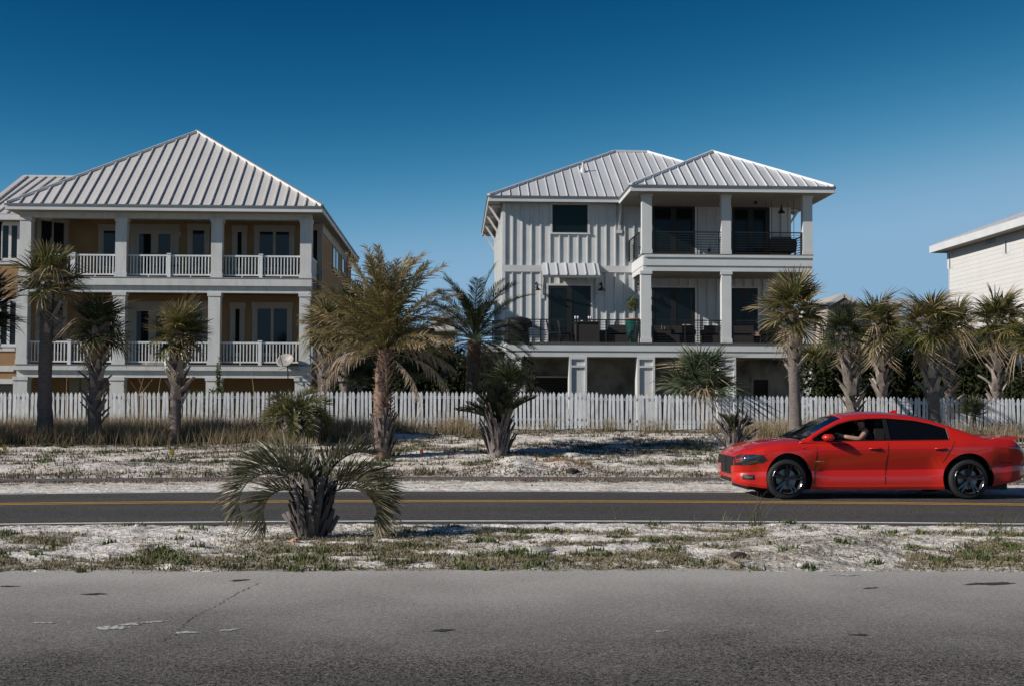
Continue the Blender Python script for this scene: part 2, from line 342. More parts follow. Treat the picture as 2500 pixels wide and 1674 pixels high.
# far ground to the horizon (everything else lies above it)
g = MB(); xs = [-1500, -200, -40, -20, 24, 45, 200, 1500]
for k in range(len(xs)-1):
    g.add([(xs[k], -400, -.35), (xs[k+1], -400, -.35), (xs[k+1], 2500, -.35), (xs[k], 2500, -.35)], [(0, 1, 2, 3)])
tag(g.build('ground', mat('far_ground', (.42, .39, .32), .95, (.12, .14, .07), .05)), kind='structure')
lin = np.linspace
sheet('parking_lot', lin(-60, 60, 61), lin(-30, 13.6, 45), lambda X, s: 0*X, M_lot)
sheet('road', np.concatenate([lin(-80, -16, 30), lin(-15.5, 17.5, 90), lin(18, 80, 30)]), lin(17.55, 23.95, 8), lambda X, s: .0+0*X, M_road)
sheet('path', np.concatenate([lin(-80, -16, 30), lin(-15.5, 17.5, 90), lin(18, 80, 30)]), lin(26.7, 28.0, 4), lambda X, s: .006+0*X, M_path)
def verge_z(X, s):
    e = np.minimum(np.clip((s-12.75)/.55, 0, 1), np.clip((17.85-s)/.5, 0, 1))
    z = -.05 + .075*e**.7 + (fbm(X*1.2, s*1.6, 71)-.5)*.06*(.5+.5*e) + (fbm(X*5, s*7, 81)-.5)*.06 + (vn(X*14, s*18, 91)-.5)*.016
    px, py = proj(X, S2Y(X, s), 0*X)
    z = z + .13*np.exp(-((px-2030)/170)**2-((py-1350)/26)**2)*(.6+.8*fbm(X*3, s*4, 95)) - .05*np.exp(-((px-1700)/70)**2-((py-1368)/14)**2)
    return z
sheet('verge', np.concatenate([lin(-40, -9.6, 60), lin(-9.5, 10.5, 460), lin(10.6, 40, 60)]), lin(12.7, 17.95, 115), verge_z, M_verge, dens=lambda X, s: verge_d2(X, s))
def shoulder_z(X, s):
    e = np.minimum(np.clip((s-23.6)/.5, 0, 1), np.clip((27.05-s)/.5, 0, 1))
    return -.05 + .072*e**.7 + (fbm(X*4, s*6, 101)-.5)*.05 + (vn(X*12, s*14, 103)-.5)*.012
sheet('sand_shoulder', np.concatenate([lin(-60, -13, 60), lin(-12.9, 15, 420), lin(15.2, 60, 60)]), lin(23.55, 27.1, 62), shoulder_z, M_bank, dens=bank_d)
sheet('sand_bank', np.concatenate([lin(-60, -20.2, 60), lin(-20, 21, 560), lin(21.3, 60, 60)]), lin(27.7, 41, 190),
      lambda X, s: Hs(X, s) - .06*np.clip((28.25-s)/.4, 0, 1) + (vn(X*9, s*11, 111)-.5)*.03, M_bank, dens=bank_d)
sheet('yard', lin(-120, 120, 90), np.concatenate([lin(40.5, 60, 24), lin(62, 200, 30), lin(240, 1500, 10)]), lambda X, s: Hs(X, s)-.02, M_yard)

# painted lines
M_white = mat('line_white', (.74, .73, .70), .7, (.42, .41, .40), 7, fac=(.45, .8)); M_yel = mat('line_yellow', (.54, .29, .06), .7, (.34, .20, .06), 6, fac=(.4, .8))
xl = np.concatenate([lin(-80, -16, 30), lin(-15.5, 17.5, 90), lin(18, 80, 30)])
for nm, s0, s1, m_ in (('edge_line', 17.98, 18.12, M_white), ('centre_line', 21.26, 21.40, M_yel), ('centre_line', 21.52, 21.66, M_yel), ('edge_line', 23.60, 23.72, M_white)):
    sheet(nm, xl, [s0, s1], lambda X, s: .004+0*X, m_)
# marks on the parking lot: white scrapes, oil spots, one long crack
def blob(name, px, py, w, h, m, z=.004, seed=0, ang=0):
    Y = (CAMH*F)/(py-967.8); c = P(px, py, Y); r_ = random.Random(seed); pts = []
    for k in range(26):
        a = 2*math.pi*k/26; q = 1+r_.uniform(-.45, .25)
        x, y = math.cos(a)*w/2*q, math.sin(a)*h/2*q; pts.append((c.x+x*math.cos(ang)-y*math.sin(ang), c.y+x*math.sin(ang)+y*math.cos(ang), z))
    return tag(MB().poly(pts).build(name, m), kind='structure')
M_scr = mat('chalky_scrape', (.55, .54, .52), .9, (.16, .15, .145), 30, fac=(.42, .62)); M_oil = mat('oil_spot', (.035, .033, .032), .6, (.09, .085, .08), 20, fac=(.5, .75))
for k, (px, py, w, h, m_) in enumerate([(272, 1523, .26, .16, M_scr), (318, 1515, .20, .12, M_scr), (372, 1510, .22, .08, M_scr), (108, 1511, .2, .05, M_scr), (455, 1535, .22, .09, M_scr), (560, 1530, .16, .07, M_scr), (2060, 1402, .3, .12, M_scr), (1615, 1537, .13, .05, M_scr),
        (1080, 1533, .20, .10, M_oil), (2098, 1548, .17, .06, M_oil), (228, 1443, .2, .1, M_oil), (585, 1411, .2, .1, M_oil), (20, 1424, .2, .07, M_oil), (2410, 1424, .5, .16, M_oil), (2125, 1434, .2, .05, M_oil)]):
    blob('paint_scrape' if m_ is M_scr else 'oil_spot', px, py, w, h, m_, seed=k, ang=.2*(k % 3))
def crack(pts, w=.0035):
    mb = MB(); r_ = random.Random(4); L = []
    for (a, b) in zip(pts[:-1], pts[1:]):
        for k in range(14):
            u = k/14; px = a[0]+(b[0]-a[0])*u; py = a[1]+(b[1]-a[1])*u; Y = CAMH*F/(py-967.8); p = P(px, py, Y); L.append(Vector((p.x+r_.uniform(-.02, .02), p.y+r_.uniform(-.02, .02), .003)))
    k0 = 0
    for p in L: ww = w*r_.uniform(.3, 1.2); mb.v += [(p.x-ww, p.y, .003), (p.x+ww, p.y, .003)]
    for i in range(len(L)-1): mb.f.append((2*i, 2*i+1, 2*i+3, 2*i+2))
    tag(mb.build('crack', mat('crack_dark', (.05, .047, .044), .9)), kind='structure')
crack([(636, 1416), (580, 1440), (540, 1465), (470, 1500), (430, 1535), (395, 1562)])
crack([(1650, 1520), (1800, 1518), (1960, 1522), (2130, 1530)], .003)

# --- small plants as scattered blades (nobody could count them)
def blades(name, X, s, zf, h, w, m, lean=.5, nseg=2, kind='stuff', t0=0, label=None, dirs=None, cat='grass'):
    N = len(X); Y = S2Y(X, s); Z = zf(X, s)-.01; az = rng.random(N)*2*np.pi; ln = (rng.random(N)*.9+.1)*lean
    h = h*(.6+.7*rng.random(N)); w = np.broadcast_to(w, (N,))
    dx, dy = np.cos(az), np.sin(az); sx, sy = -dy, dx; V = []; T = []
    for k in range(nseg+1):
        u = k/nseg; hz = h*(u - .25*ln*u*u); off = h*ln*u**1.6; ww = w*(1-u)**.7*.5 if k < nseg else w*0+.0006
        for sg in (-1, 1): V.append(np.stack([X+dx*off+sx*ww*sg, Y+dy*off+sy*ww*sg, Z+hz], -1)); T.append(np.full(N, u*.8)+rng.random(N)*.25+t0)
    V = np.stack(V, 1); T = np.stack(T, 1); nv = 2*(nseg+1); base = np.arange(N)[:, None]*nv
    q = np.concatenate([base + np.array([2*k, 2*k+1, 2*k+3, 2*k+2])[None] for k in range(nseg)], 0)
    me = npmesh(name, V.reshape(-1, 3), q, m, t=T.ravel()); o = link(name, me); tag(o, label, cat, kind=kind); return o
M_weed = leafmat('weed_green', (.050, .080, .020), (.13, .15, .045), (.30, .24, .13), .25, .6, .75)
M_mat_ = leafmat('mat_grass', (.075, .085, .030), (.165, .14, .07), (.34, .27, .17), .2, .7, .55)
M_dry = leafmat('dry_grass', (.25, .195, .11), (.35, .265, .165), (.50, .40, .28), .25, .7, .5)
M_drk = leafmat('dune_creeper', (.055, .060, .024), (.15, .12, .065), (.28, .21, .14), .2, .65, .7)
def scatter(n, x0, x1, s0, s1, dens):
    X = rng.uniform(x0, x1, n); s = rng.uniform(s0, s1, n); k = rng.random(n) < dens(X, s); return X[k], s[k]
X, s = scatter(190000, -8.5, 9.8, 12.85, 17.4, lambda X, s: verge_d(X, s)**1.3)
blades('mat_grass', X, s, verge_z, .042, .016, M_mat_, .9, 2, label='low olive grass mat growing along the edge of the parking lot')
X, s = scatter(50000, -8.5, 9.8, 12.9, 17.5, lambda X, s: .05+.75*np.clip((fbm(X*1.1, s*3, 181)-.46)*7, 0, 1))
blades('verge_litter', X, s, verge_z, .030, .020, leafmat('verge_litter', (.16, .12, .08), (.28, .22, .16), (.36, .28, .21), .1, .9, .7), 1.3, 2, label='dry brown litter and dead grass lying on the near verge', cat='leaf litter')
# leafy weeds: clumps
X, s = scatter(1900, -8.5, 9.8, 12.9, 17.4, lambda X, s: verge_d(X, s)*(vn(X*2, s*3, 131) > .5)*.8+.035)
n = 22; Xc = np.repeat(X, n)+rng.normal(0, .055, len(X)*n); sc_ = np.repeat(s, n)+rng.normal(0, .05, len(X)*n)
blades('leafy_weeds', Xc, sc_, verge_z, .070, .030, M_weed, .8, 2, label='bright green leafy weeds dotted over the white sand verge', cat='weeds')
X, s = scatter(90000, -13, 15.5, 27.95, 37.8, lambda X, s: bank_d(X, s)*.8)
blades('dune_creeper', X, s, Hs, .085, .030, M_drk, .9, 2, label='patchy brown and green dune creeper covering the sand bank', cat='ground cover')
X, s = scatter(900, -12, 14, 28.1, 36.5, lambda X, s: .06+.7*bank_d(X, s)*(vn(X*1.5, s*2, 141) > .55)); n = 26
Xc = np.repeat(X, n)+rng.normal(0, .09, len(X)*n); sc_ = np.repeat(s, n)+rng.normal(0, .08, len(X)*n)
blades('bank_weeds', Xc, sc_, Hs, .12, .028, M_weed, .8, 2, label='green leafy weed clumps scattered over the sand bank', cat='weeds')
X, s = scatter(700, -10, 12, 24.0, 26.8, lambda X, s: .02+.6*bank_d(X, s)); n = 20
Xc = np.repeat(X, n)+rng.normal(0, .10, len(X)*n); sc_ = np.repeat(s, n)+rng.normal(0, .06, len(X)*n)
blades('shoulder_weeds', Xc, sc_, shoulder_z, .05, .016, M_drk, .9, 2, label='thin weeds along the far shoulder of the road', cat='weeds')
M_lit = leafmat('leaf_litter', (.17, .105, .075), (.30, .20, .15), (.36, .26, .20), .1, .9, .7)
def litd(X, s):
    n1 = fbm(X*.7, s*1.5, 161); return np.clip(1-np.abs(s-26.35)/.38, 0, 1)*np.clip((n1-.34)*5, 0, 1) + np.clip(1-np.abs(s-28.35)/.40, 0, 1)*np.clip((n1-.30)*5, 0, 1)
X, s = scatter(60000, -13, 15, 25.9, 28.9, litd)
def lit_z(X, s): return np.where(s < 27.2, shoulder_z(X, s), Hs(X, s)-.06*np.clip((28.25-s)/.4, 0, 1))
blades('leaf_litter', X, s, lit_z, .055, .030, M_lit, 1.2, 2, label='brown leaf litter heaped along both sides of the footpath', cat='leaf litter')
X, s = scatter(30000, -13, 15.5, 28.6, 37.5, lambda X, s: .08+.8*(fbm(X*1.6, s*4, 171) > .56))
blades('dry_litter', X, s, Hs, .05, .028, M_lit, 1.2, 2, label='dry brown litter strewn over the sand bank', cat='leaf litter')
# tall dry grass below the fence, left of the date palm, thinning out to the right
def tall(X, s):
    px, py = proj(X, S2Y(X, s), Hs(X, s)); n1 = fbm(X*1.2, s*1.5, 151)
    a = np.clip((930-px)/90, 0, 1)*np.clip((s-34.0)/.5, 0, 1)
    b = np.clip((1190-px)/60, 0, 1)*np.clip((px-880)/40, 0, 1)*np.clip((s-36.2)/.5, 0, 1)*.8
    c = np.clip((px-1260)/60, 0, 1)*np.clip((s-37.2)/.3, 0, 1)*np.clip((n1-.42)*5, 0, .8)*.6
    d = np.clip((px-1780)/60, 0, 1)*np.clip((s-35)/.6, 0, 1)*.45
    return np.maximum(np.maximum(a, b), np.maximum(c, d))*np.clip((n1-.30)*4, .1, 1)
X, s = scatter(80000, -14, 16, 33.9, 38.0, tall)
blades('dry_grass', X, s, Hs, .46, .013, M_dry, .85, 3, t0=.05, label='tall dry tan grass growing along the foot of the white fence')
X, s = scatter(16000, -14, 16, 34.3, 37.9, lambda X, s: tall(X, s)*.7)
blades('green_grass', X, s, Hs, .34, .013, M_mat_, .4, 3, label='dull green grass mixed low among the tall dry grass')
# ================================================================== HOUSES
M_roofL = mat('roof_pale_metal', (.66, .63, .61), .5, (.62, .595, .575), .8, metal=.15, rnd=.06)
M_roofW = mat('roof_grey_metal', (.62, .625, .64), .45, (.55, .56, .58), 3.0, metal=.1, rnd=.10, stretch=(1, .1, .3))
M_trimW = mat('white_trim', (.60, .60, .60), .55, (.54, .54, .545), 1.5, .1, 30)
M_stucco = mat('white_stucco', (.58, .575, .565), .8, (.44, .435, .42), 2.2, .35, 45, fac=(.45, .85), stretch=(1.6, 1, .45))
M_siding = mat('white_siding', (.61, .61, .60), .6, (.56, .565, .56), 1.6, .1, 30, rnd=.05)
M_ochre = mat('ochre_stucco', (.31, .185, .088), .85, (.27, .16, .075), 1.4, .4, 50)
M_cream = mat('cream_trim', (.38, .33, .27), .7, (.34, .30, .245), 2)
M_glass = mat('window_glass', (.010, .012, .014), .06, spec=.35); M_glassg = mat('tinted_glass', (.006, .012, .012), .07, spec=.2)
M_blackf = mat('black_frame', (.012, .011, .010), .5)
M_rail = mat('black_rail', (.014, .013, .013), .45)
M_baluster = mat('white_rail', (.70, .71, .71), .45, rnd=.04)
M_soffit = mat('soffit', (.30, .27, .235), .8, (.27, .245, .21), 2); M_deck = mat('deck_boards', (.10, .085, .07), .8)
M_shadewall = mat('shaded_render', (.075, .072, .068), .9, (.30, .29, .275), 1.0)  # dark wall colour with the shade under the deck put in
M_dark = mat('dark_void', (.012, .011, .010), .8)  # solid sheets of this colour stand in for unlit interiors
FY = lambda y: (lambda a, d, z: (a, y-d, z))           # facade facing the street, d = out from the wall
FXp = lambda x: (lambda a, d, z: (x+d, a, z)); FXn = lambda x: (lambda a, d, z: (x-d, a, z))
def fb(mb, M_, a0, a1, d0, d1, z0, z1):
    p = M_(a0, d0, z0); q = M_(a1, d1, z1); return mb.box(p[0], q[0], p[1], q[1], p[2], q[2])
def fpiece(name, m, parent, M_, a0, a1, d0, d1, z0, z1):
    p = M_(a0, d0, z0); q = M_(a1, d1, z1); return piece(name, m, parent, p[0], q[0], p[1], q[1], p[2], q[2])
def window(parent, M_, a0, a1, z0, z1, casing=.14, sash=.05, cols=1, mf=None, mc=None, glass=None, name='window', head=.0, sill=True, base=0.0, rows=1, ct=.05):
    if a0 > a1: a0, a1 = a1, a0
    mf = mf or M_trimW; mc = mc or mf; glass = glass or M_glass; mb = MB(); c = casing; B = base
    fb(mb, M_, a0-c, a0, B, B+ct, z0, z1); fb(mb, M_, a1, a1+c, B, B+ct, z0, z1); fb(mb, M_, a0-c-(.03 if head else 0), a1+c+(.03 if head else 0), B, B+ct+.006, z1, z1+c+head)
    if sill: fb(mb, M_, a0-c-.02, a1+c+.02, B, B+.08, z0-c*.7, z0)
    o = mb.build(name, mc, parent)
    w = (a1-a0)/cols; hgt = (z1-z0)/rows
    for k in range(cols):
        for j in range(rows):
            s = MB(); b0 = a0+k*w; b1 = b0+w; y0 = z0+j*hgt; y1 = y0+hgt
            fb(s, M_, b0, b0+sash, B+.0, B+.035, y0, y1); fb(s, M_, b1-sash, b1, B+.0, B+.035, y0, y1)
            fb(s, M_, b0+sash, b1-sash, B+.0, B+.033, y1-sash, y1); fb(s, M_, b0+sash, b1-sash, B+.0, B+.033, y0, y0+sash)
            s.build('sash', mf, o)
            g_ = MB(); fb(g_, M_, b0+sash, b1-sash, B+.004, B+.014, y0+sash, y1-sash); g_.build('pane', glass, o)
    return o
def clipu(poly, u0, u1):
    def half(pl, f):
        out = []
        for i in range(len(pl)):
            a, b = pl[i], pl[(i+1) % len(pl)]; fa, fb_ = f(a), f(b)
            if fa >= 0: out.append(a)
            if fa*fb_ < 0: t = fa/(fa-fb_); out.append((a[0]+(b[0]-a[0])*t, a[1]+(b[1]-a[1])*t))
        return out
    pl = half(poly, lambda p: p[0]-u0)
    return half(pl, lambda p: u1-p[0]) if len(pl) > 2 else []
def roof_face(roof, pts, spacing, m, seam_h=.055, seam_w=.03, phase=0.0, gap=.0, pname='roof_panel', th=.025):
    """standing-seam face: each panel and each seam an object"""
    pts = [Vector(p) for p in pts]; nrm = Vector((0, 0, 0))
    for i in range(1, len(pts)-1): nrm += (pts[i]-pts[0]).cross(pts[i+1]-pts[0])
    nrm.normalize()
    if nrm.z < 0: nrm = -nrm
    up = (Vector((0, 0, 1)) - nrm*nrm.z).normalized(); ac = up.cross(nrm); o = pts[0]
    pl = [((p-o).dot(ac), (p-o).dot(up)) for p in pts]
    u0 = min(p[0] for p in pl); u1 = max(p[0] for p in pl); k = u0+phase; marks = []
    while k < u1: marks.append(k); k += spacing
    marks = ([u0] if phase > .02 else []) + marks + [u1]
    for a, b in zip(marks[:-1], marks[1:]):
        if b-a < .03: continue
        c = clipu(pl, a+.003, b-.003)
        if len(c) < 3: continue
        q = [o+ac*x+up*y+nrm*th for x, y in c]
        if (q[1]-q[0]).cross(q[2]-q[0]).dot(nrm) < 0: q.reverse()
        MB().slab(q, th-.004).build(pname, m, roof, origin=q[0])
    for a in marks[1:-1]:
        c = clipu(pl, a-.001, a+.001)
        if len(c) < 3: continue
        v0 = min(p[1] for p in c); v1 = max(p[1] for p in c)
        if v1-v0 < .12: continue
        p = o+ac*a+up*v0+nrm*(th+seam_h/2); q = o+ac*a+up*(v1-.03)+nrm*(th+seam_h/2)
        MB().beam(p, q, seam_w, seam_h, nrm).build('seam', m, roof, origin=p)
def hip_cap(roof, p, q, m, w=.16):
    p = Vector(p); q = Vector(q); MB().beam(p+Vector((0, 0, .06)), q+Vector((0, 0, .06)), w, .10).build('ridge_cap', m, roof, origin=p)
def hip_roof(house, x0, x1, y0, y1, z, rise, m, spacing, phase=.1, fascia=.24, mf=None, mat_s=None, ridge_in=None, faces='FLRB', seam_h=.055, seam_w=.03):
    """hipped roof over a rectangle; the roof deck is the part, panels and seams hang on it"""
    mf = mf or M_trimW; w = x1-x0; d = y1-y0; r_ = min(w, d)/2 if ridge_in is None else ridge_in
    if w <= d: A = Vector(((x0+x1)/2, y0+r_, z+rise)); B = Vector(((x0+x1)/2, y1-r_, z+rise))
    else: A = Vector((x0+r_, (y0+y1)/2, z+rise)); B = Vector((x1-r_, (y0+y1)/2, z+rise))
    c = [Vector((x0, y0, z)), Vector((x1, y0, z)), Vector((x1, y1, z)), Vector((x0, y1, z))]
    if w <= d: fc = {'F': [c[0], c[1], A], 'R': [c[1], c[2], B, A], 'B': [c[2], c[3], B], 'L': [c[3], c[0], A, B]}
    else: fc = {'F': [c[0], c[1], B, A], 'R': [c[1], c[2], B], 'B': [c[2], c[3], A, B], 'L': [c[3], c[0], A]}
    mb = MB()
    for k in 'FRBL': mb.poly(fc[k])
    mb.box(x0+.02, x1-.02, y0+.02, y1-.02, z-.012, z-.004)
    roof = mb.build('roof', m, house)
    for k in faces: roof_face(roof, fc[k], spacing, m, phase=phase, seam_h=seam_h, seam_w=seam_w)
    a, b_ = (A, B)
    for p, q in ([(c[0], A), (c[1], A), (c[2], B), (c[3], B)] if w <= d else [(c[0], A), (c[1], B), (c[2], B), (c[3], A)]): hip_cap(roof, p, q, m)
    if (B-A).length > .3: hip_cap(roof, A, B, m)
    f = MB(); t = .03
    for (p0, p1) in ((c[0], c[1]), (c[1], c[2]), (c[2], c[3]), (c[3], c[0])):
        n_ = Vector((p1.y-p0.y, p0.x-p1.x, 0)).normalized()
        q0, q1 = p0+n_*.0, p1+n_*.0
        f.beam(q0-Vector((0, 0, fascia/2+.02)), q1-Vector((0, 0, fascia/2+.02)), .05, fascia)
    f.build('fascia', mf, roof)
    drip = MB()
    for (p0, p1) in ((c[0], c[1]), (c[1], c[2]), (c[2], c[3]), (c[3], c[0])):
        n_ = Vector((p1.y-p0.y, p0.x-p1.x, 0)).normalized(); drip.beam(p0+n_*.04-Vector((0, 0, .005)), p1+n_*.04-Vector((0, 0, .005)), .06, .07)
    drip.build('drip_edge', mat('drip_edge_grey', (.17, .175, .18), .5, metal=.3), roof)
    s = MB().box(x0+.03, x1-.03, y0+.03, y1-.03, z-fascia-.0, z-fascia+.03); s.build('soffit', mat_s or M_soffit, roof)
    return roof
def column(house, x0, x1, y0, y1, z0, z1, m, cap=.14, base=.16, flare=.035, name='column'):
    o = MB().box(x0, x1, y0, y1, z0, z1).build(name, m, house)
    if cap: piece('column_cap', m, o, x0-flare, x1+flare, y0-flare, y1+flare, z1-cap, z1-.002)
    if base: piece('column_base', m, o, x0-flare*.7, x1+flare*.7, y0-flare*.7, y1+flare*.7, z0+.002, z0+base)
    return o

# ------------------------------------------------------------------ yellow house on the left
YC = 55.0; YW = 57.7
lh = thing('beach_house', 'three storey ochre beach house with white double porches and pale metal hip roof', 'house', (-12, 60, .5))
xe0, xe1 = PX(14, 54.2, 500), PX(787, 54.2, 505); zE = (PZ(497, 54.2, 20)+PZ(505, 54.2, 785))/2 - .02
apY = 54.2+(xe1-xe0)/2; xm = (xe0+xe1)/2; zA = PZ(324, apY, 485)
hip_roof(lh, xe0, xe1, 54.2, 74.6, zE, zA-zE, M_roofL, .43, .12, .20, seam_h=.06, seam_w=.045)
zB = lambda py, px=400, Y=YC: PZ(py, Y, px)
z_u0, z_u1 = zB(677), zE-.20         # upper porch floor, underside of eave
z_l0, z_l1 = zB(889.5), zB(714)
xL, xR = PX(40, YC), PX(757, YC)
# beams
b = MB().box(xL-.02, xR+.02, YC-.05, YC+.5, zB(698), zB(679.5)).build('beam', M_stucco, lh)
piece('beam_band', M_stucco, b, xL-.04, xR+.04, YC-.12, YC-.0505, zB(697.5), zB(680.5)); piece('deck_edge', mat('deck_edge_grey', (.30, .29, .28), .8), b, xL-.06, xR+.06, YC-.14, YC+.3, zB(679.3), zB(677.2))
b = MB().box(xL, xR, YC+.02, YC+.45, zB(714), zB(698.2)).build('beam', M_stucco, lh)
b = MB().box(xL-.02, xR+.02, YC-.05, YC+.5, zB(904), zB(892)).build('beam', M_stucco, lh)
piece('beam_band', M_stucco, b, xL-.08, xR+.04, YC-.12, YC-.0505, zB(903.5), zB(892.5)); piece('deck_edge', MATS['deck_edge_grey'], b, xL-.06, xR+.06, YC-.14, YC+.3, zB(891.8), zB(890.2))
b = MB().box(xL, xR, YC+.02, YC+.45, zB(921), zB(904.2)).build('beam', M_stucco, lh)
MB().box(xL, xR, YC+.02, YC+.40, z_u1-.22, z_u1).build('eave_beam', M_stucco, lh)
MB().box(xL, xR, YC+.5, YW, zB(714)+.1, zB(677.6)-.01).build('porch_floor', M_deck, lh)
MB().box(xL, xR, YC+.5, YW, zB(921)+.1, zB(890.6)-.01).build('porch_floor', M_deck, lh)
uc = [(42, 69.5), (276.5, 304), (511.5, 538.5), (729.5, 757.5)]; lc = [(37.5, 64), (273, 303), (506, 535.5), (729, 755.5)]; gc = [(33, 67), (268, 303), (503, 540), (720, 757)]
for a, c in uc: column(lh, PX(a, YC), PX(c, YC), YC, YC+.45, z_u0, z_u1-.2, M_stucco, .15, .20)
for a, c in lc: column(lh, PX(a, YC), PX(c, YC), YC, YC+.45, z_l0, z_l1, M_stucco, .14, .20)
for a, c in gc:
    o = MB().box(PX(a, YC), PX(c, YC), YC-.02, YC+.55, .2, zB(921)).build('pier', M_stucco, lh); piece('pier_cap', M_stucco, o, PX(a, YC)-.03, PX(c, YC)+.03, YC-.06, YC+.58, zB(928), zB(919.5))
def white_rail(house, xa, xb, y, zf, mid=None, htop=None):
    htop = htop or 1.0
    o = MB().box(xa, xb, y-.035, y+.035, zf+htop-.07, zf+htop).build('railing', M_baluster, house)
    piece('bottom_rail', M_baluster, o, xa, xb, y-.025, y+.025, zf+.09, zf+.15)
    n = max(2, round((xb-xa)/.134))
    for k in range(1, n):
        x = xa+(xb-xa)*k/n
        if mid and abs(x-mid) < .09: continue
        piece('baluster', M_baluster, o, x-.02, x+.02, y-.02, y+.02, zf+.15, zf+htop-.07)
    if mid:
        piece('newel_post', M_baluster, o, mid-.07, mid+.07, y-.07, y+.07, zf-.03, zf+htop+.02); piece('post_cap', M_baluster, o, mid-.09, mid+.09, y-.09, y+.09, zf+htop+.02, zf+htop+.06)
    for q in (.25, .75): piece('rail_foot', M_baluster, o, xa+(xb-xa)*q-.02, xa+(xb-xa)*q+.02, y-.02, y+.02, zf, zf+.09)
for cols, z in ((uc, z_u0), (lc, z_l0)):
    hh = .96
    for i, mpx in enumerate((172 if z == z_u0 else 165, 406.5, 632.5)):
        white_rail(lh, PX(cols[i][1], YC), PX(cols[i+1][0], YC), YC+.22, z, PX(mpx, YC), hh)
# side rails at the right end of the porches (solid looking from the street: seen edge on)
for z in (z_u0, z_l0):
    o = MB().box(xR-.09, xR-.02, YC+.46, YW-.02, z+.89, z+.96).build('railing', M_baluster, lh); piece('bottom_rail', M_baluster, o, xR-.08, xR-.03, YC+.46, YW-.02, z+.09, z+.15)
    for k in range(1, 17): y = YC+.46+(YW-YC-.48)*k/17; piece('baluster', M_baluster, o, xR-.075, xR-.035, y-.02, y+.02, z+.15, z+.89)
# body of the house
xB0, xB1 = PX(66, YW), PX(783, YW)
wall = MB().box(xB0, xB1, YW, 74.0, .2, zE-.2).build('wall', M_ochre, lh)
FW = FY(YW); pz = lambda py, px=400: PZ(py, YW, px); px_ = lambda p: PX(p, YW)
z_du, z_dl = z_u0+.02, z_l0+.02
def lwin(a, c, ztop, zbot, cols=1, head=.06, name='window'): return window(lh, FW, px_(a), px_(c), zbot, ztop, .17, .06, cols, M_cream, M_cream, M_glass, name, head)
for fl, (zt, zb_, q) in enumerate(((pz(562), pz(655), 0), (pz(750), pz(862), -3))):
    lwin(245+q, 284+q, zt, zb_+.0); lwin(463+q, 498+q, zt+.05, zb_)
    lwin(573+q, 590+q, zt, zb_); lwin(627+q, 706+q, zt+.02, zb_, 2)
    dr = window(lh, FW, px_(326+q), px_(421+q), z_du if fl == 0 else z_dl, zt-.02, .22, .16, 2, M_cream, M_cream, M_glass, 'french_door', .05, False)
    lwin(759, 775, zt+.1, zb_-.1)
# angled bay on the left of each porch
bay = MB(); x0, x1 = PX(70, 56.1), PX(172, YW)
for (za, zb_) in ((.3, zB(921)), (z_l0, z_l1+.2), (z_u0, z_u1)): bay.add([(x0, 56.1, za), (x1, YW, za), (x1, YW+.2, za), (x0, 57.9, za), (x0, 56.1, zb_), (x1, YW, zb_), (x1, YW+.2, zb_), (x0, 57.9, zb_)], [(0, 1, 5, 4), (4, 5, 6, 7), (3, 2, 1, 0), (0, 4, 7, 3)])
bay.build('bay_wall', M_ochre, lh)
dv = Vector((x1-x0, YW-56.1, 0)); L_ = dv.length; dv.normalize(); nv = Vector((dv.y, -dv.x, 0))
FB = lambda a, d, z: (x0+dv.x*a+nv.x*d, 56.1+dv.y*a+nv.y*d, z)
class OB(MB): pass
def owin(a0, a1, z0, z1, cols):
    def quadbox(mb, a, b_, d0, d1, za, zb_):
        v = [FB(a, d0, za), FB(b_, d0, za), FB(b_, d1, za), FB(a, d1, za), FB(a, d0, zb_), FB(b_, d0, zb_), FB(b_, d1, zb_), FB(a, d1, zb_)]
        mb.add(v, [(0, 1, 2, 3), (7, 6, 5, 4), (0, 4, 5, 1), (1, 5, 6, 2), (2, 6, 7, 3), (3, 7, 4, 0)])
    mb = MB(); c = .17
    quadbox(mb, a0-c, a0, 0, .06, z0, z1); quadbox(mb, a1, a1+c, 0, .06, z0, z1); quadbox(mb, a0-c-.04, a1+c+.04, 0, .07, z1, z1+.22); quadbox(mb, a0-c, a1+c, 0, .08, z0-.12, z0)
    for k in range(cols+1): x = a0+(a1-a0)*k/cols; quadbox(mb, x-.04, x+.04, 0, .045, z0, z1)
    o = mb.build('window', M_cream, lh)
    for k in range(cols):
        g_ = MB(); w = (a1-a0)/cols; quadbox(g_, a0+k*w+.04, a0+k*w+w-.04, .004, .016, z0, z1); g_.build('pane', M_glass, o)
owin(.42, 1.62, pz(655), pz(551), 2); owin(.42, 1.62, pz(860), pz(742), 2)
# ground floor behind the piers
gw = MB().box(xB0, xB1, YW-.02, YW, .2, zB(921)).build('ground_floor_wall', M_ochre, lh)
window(lh, FW, px_(150), px_(190), .3, pz(930), .16, .05, 1, M_cream, M_cream, M_cream, 'door', .0, False, .03); window(lh, FW, px_(205), px_(250), .3, pz(932), .16, .05, 1, M_cream, M_cream, M_cream, 'door', .0, False, .03)
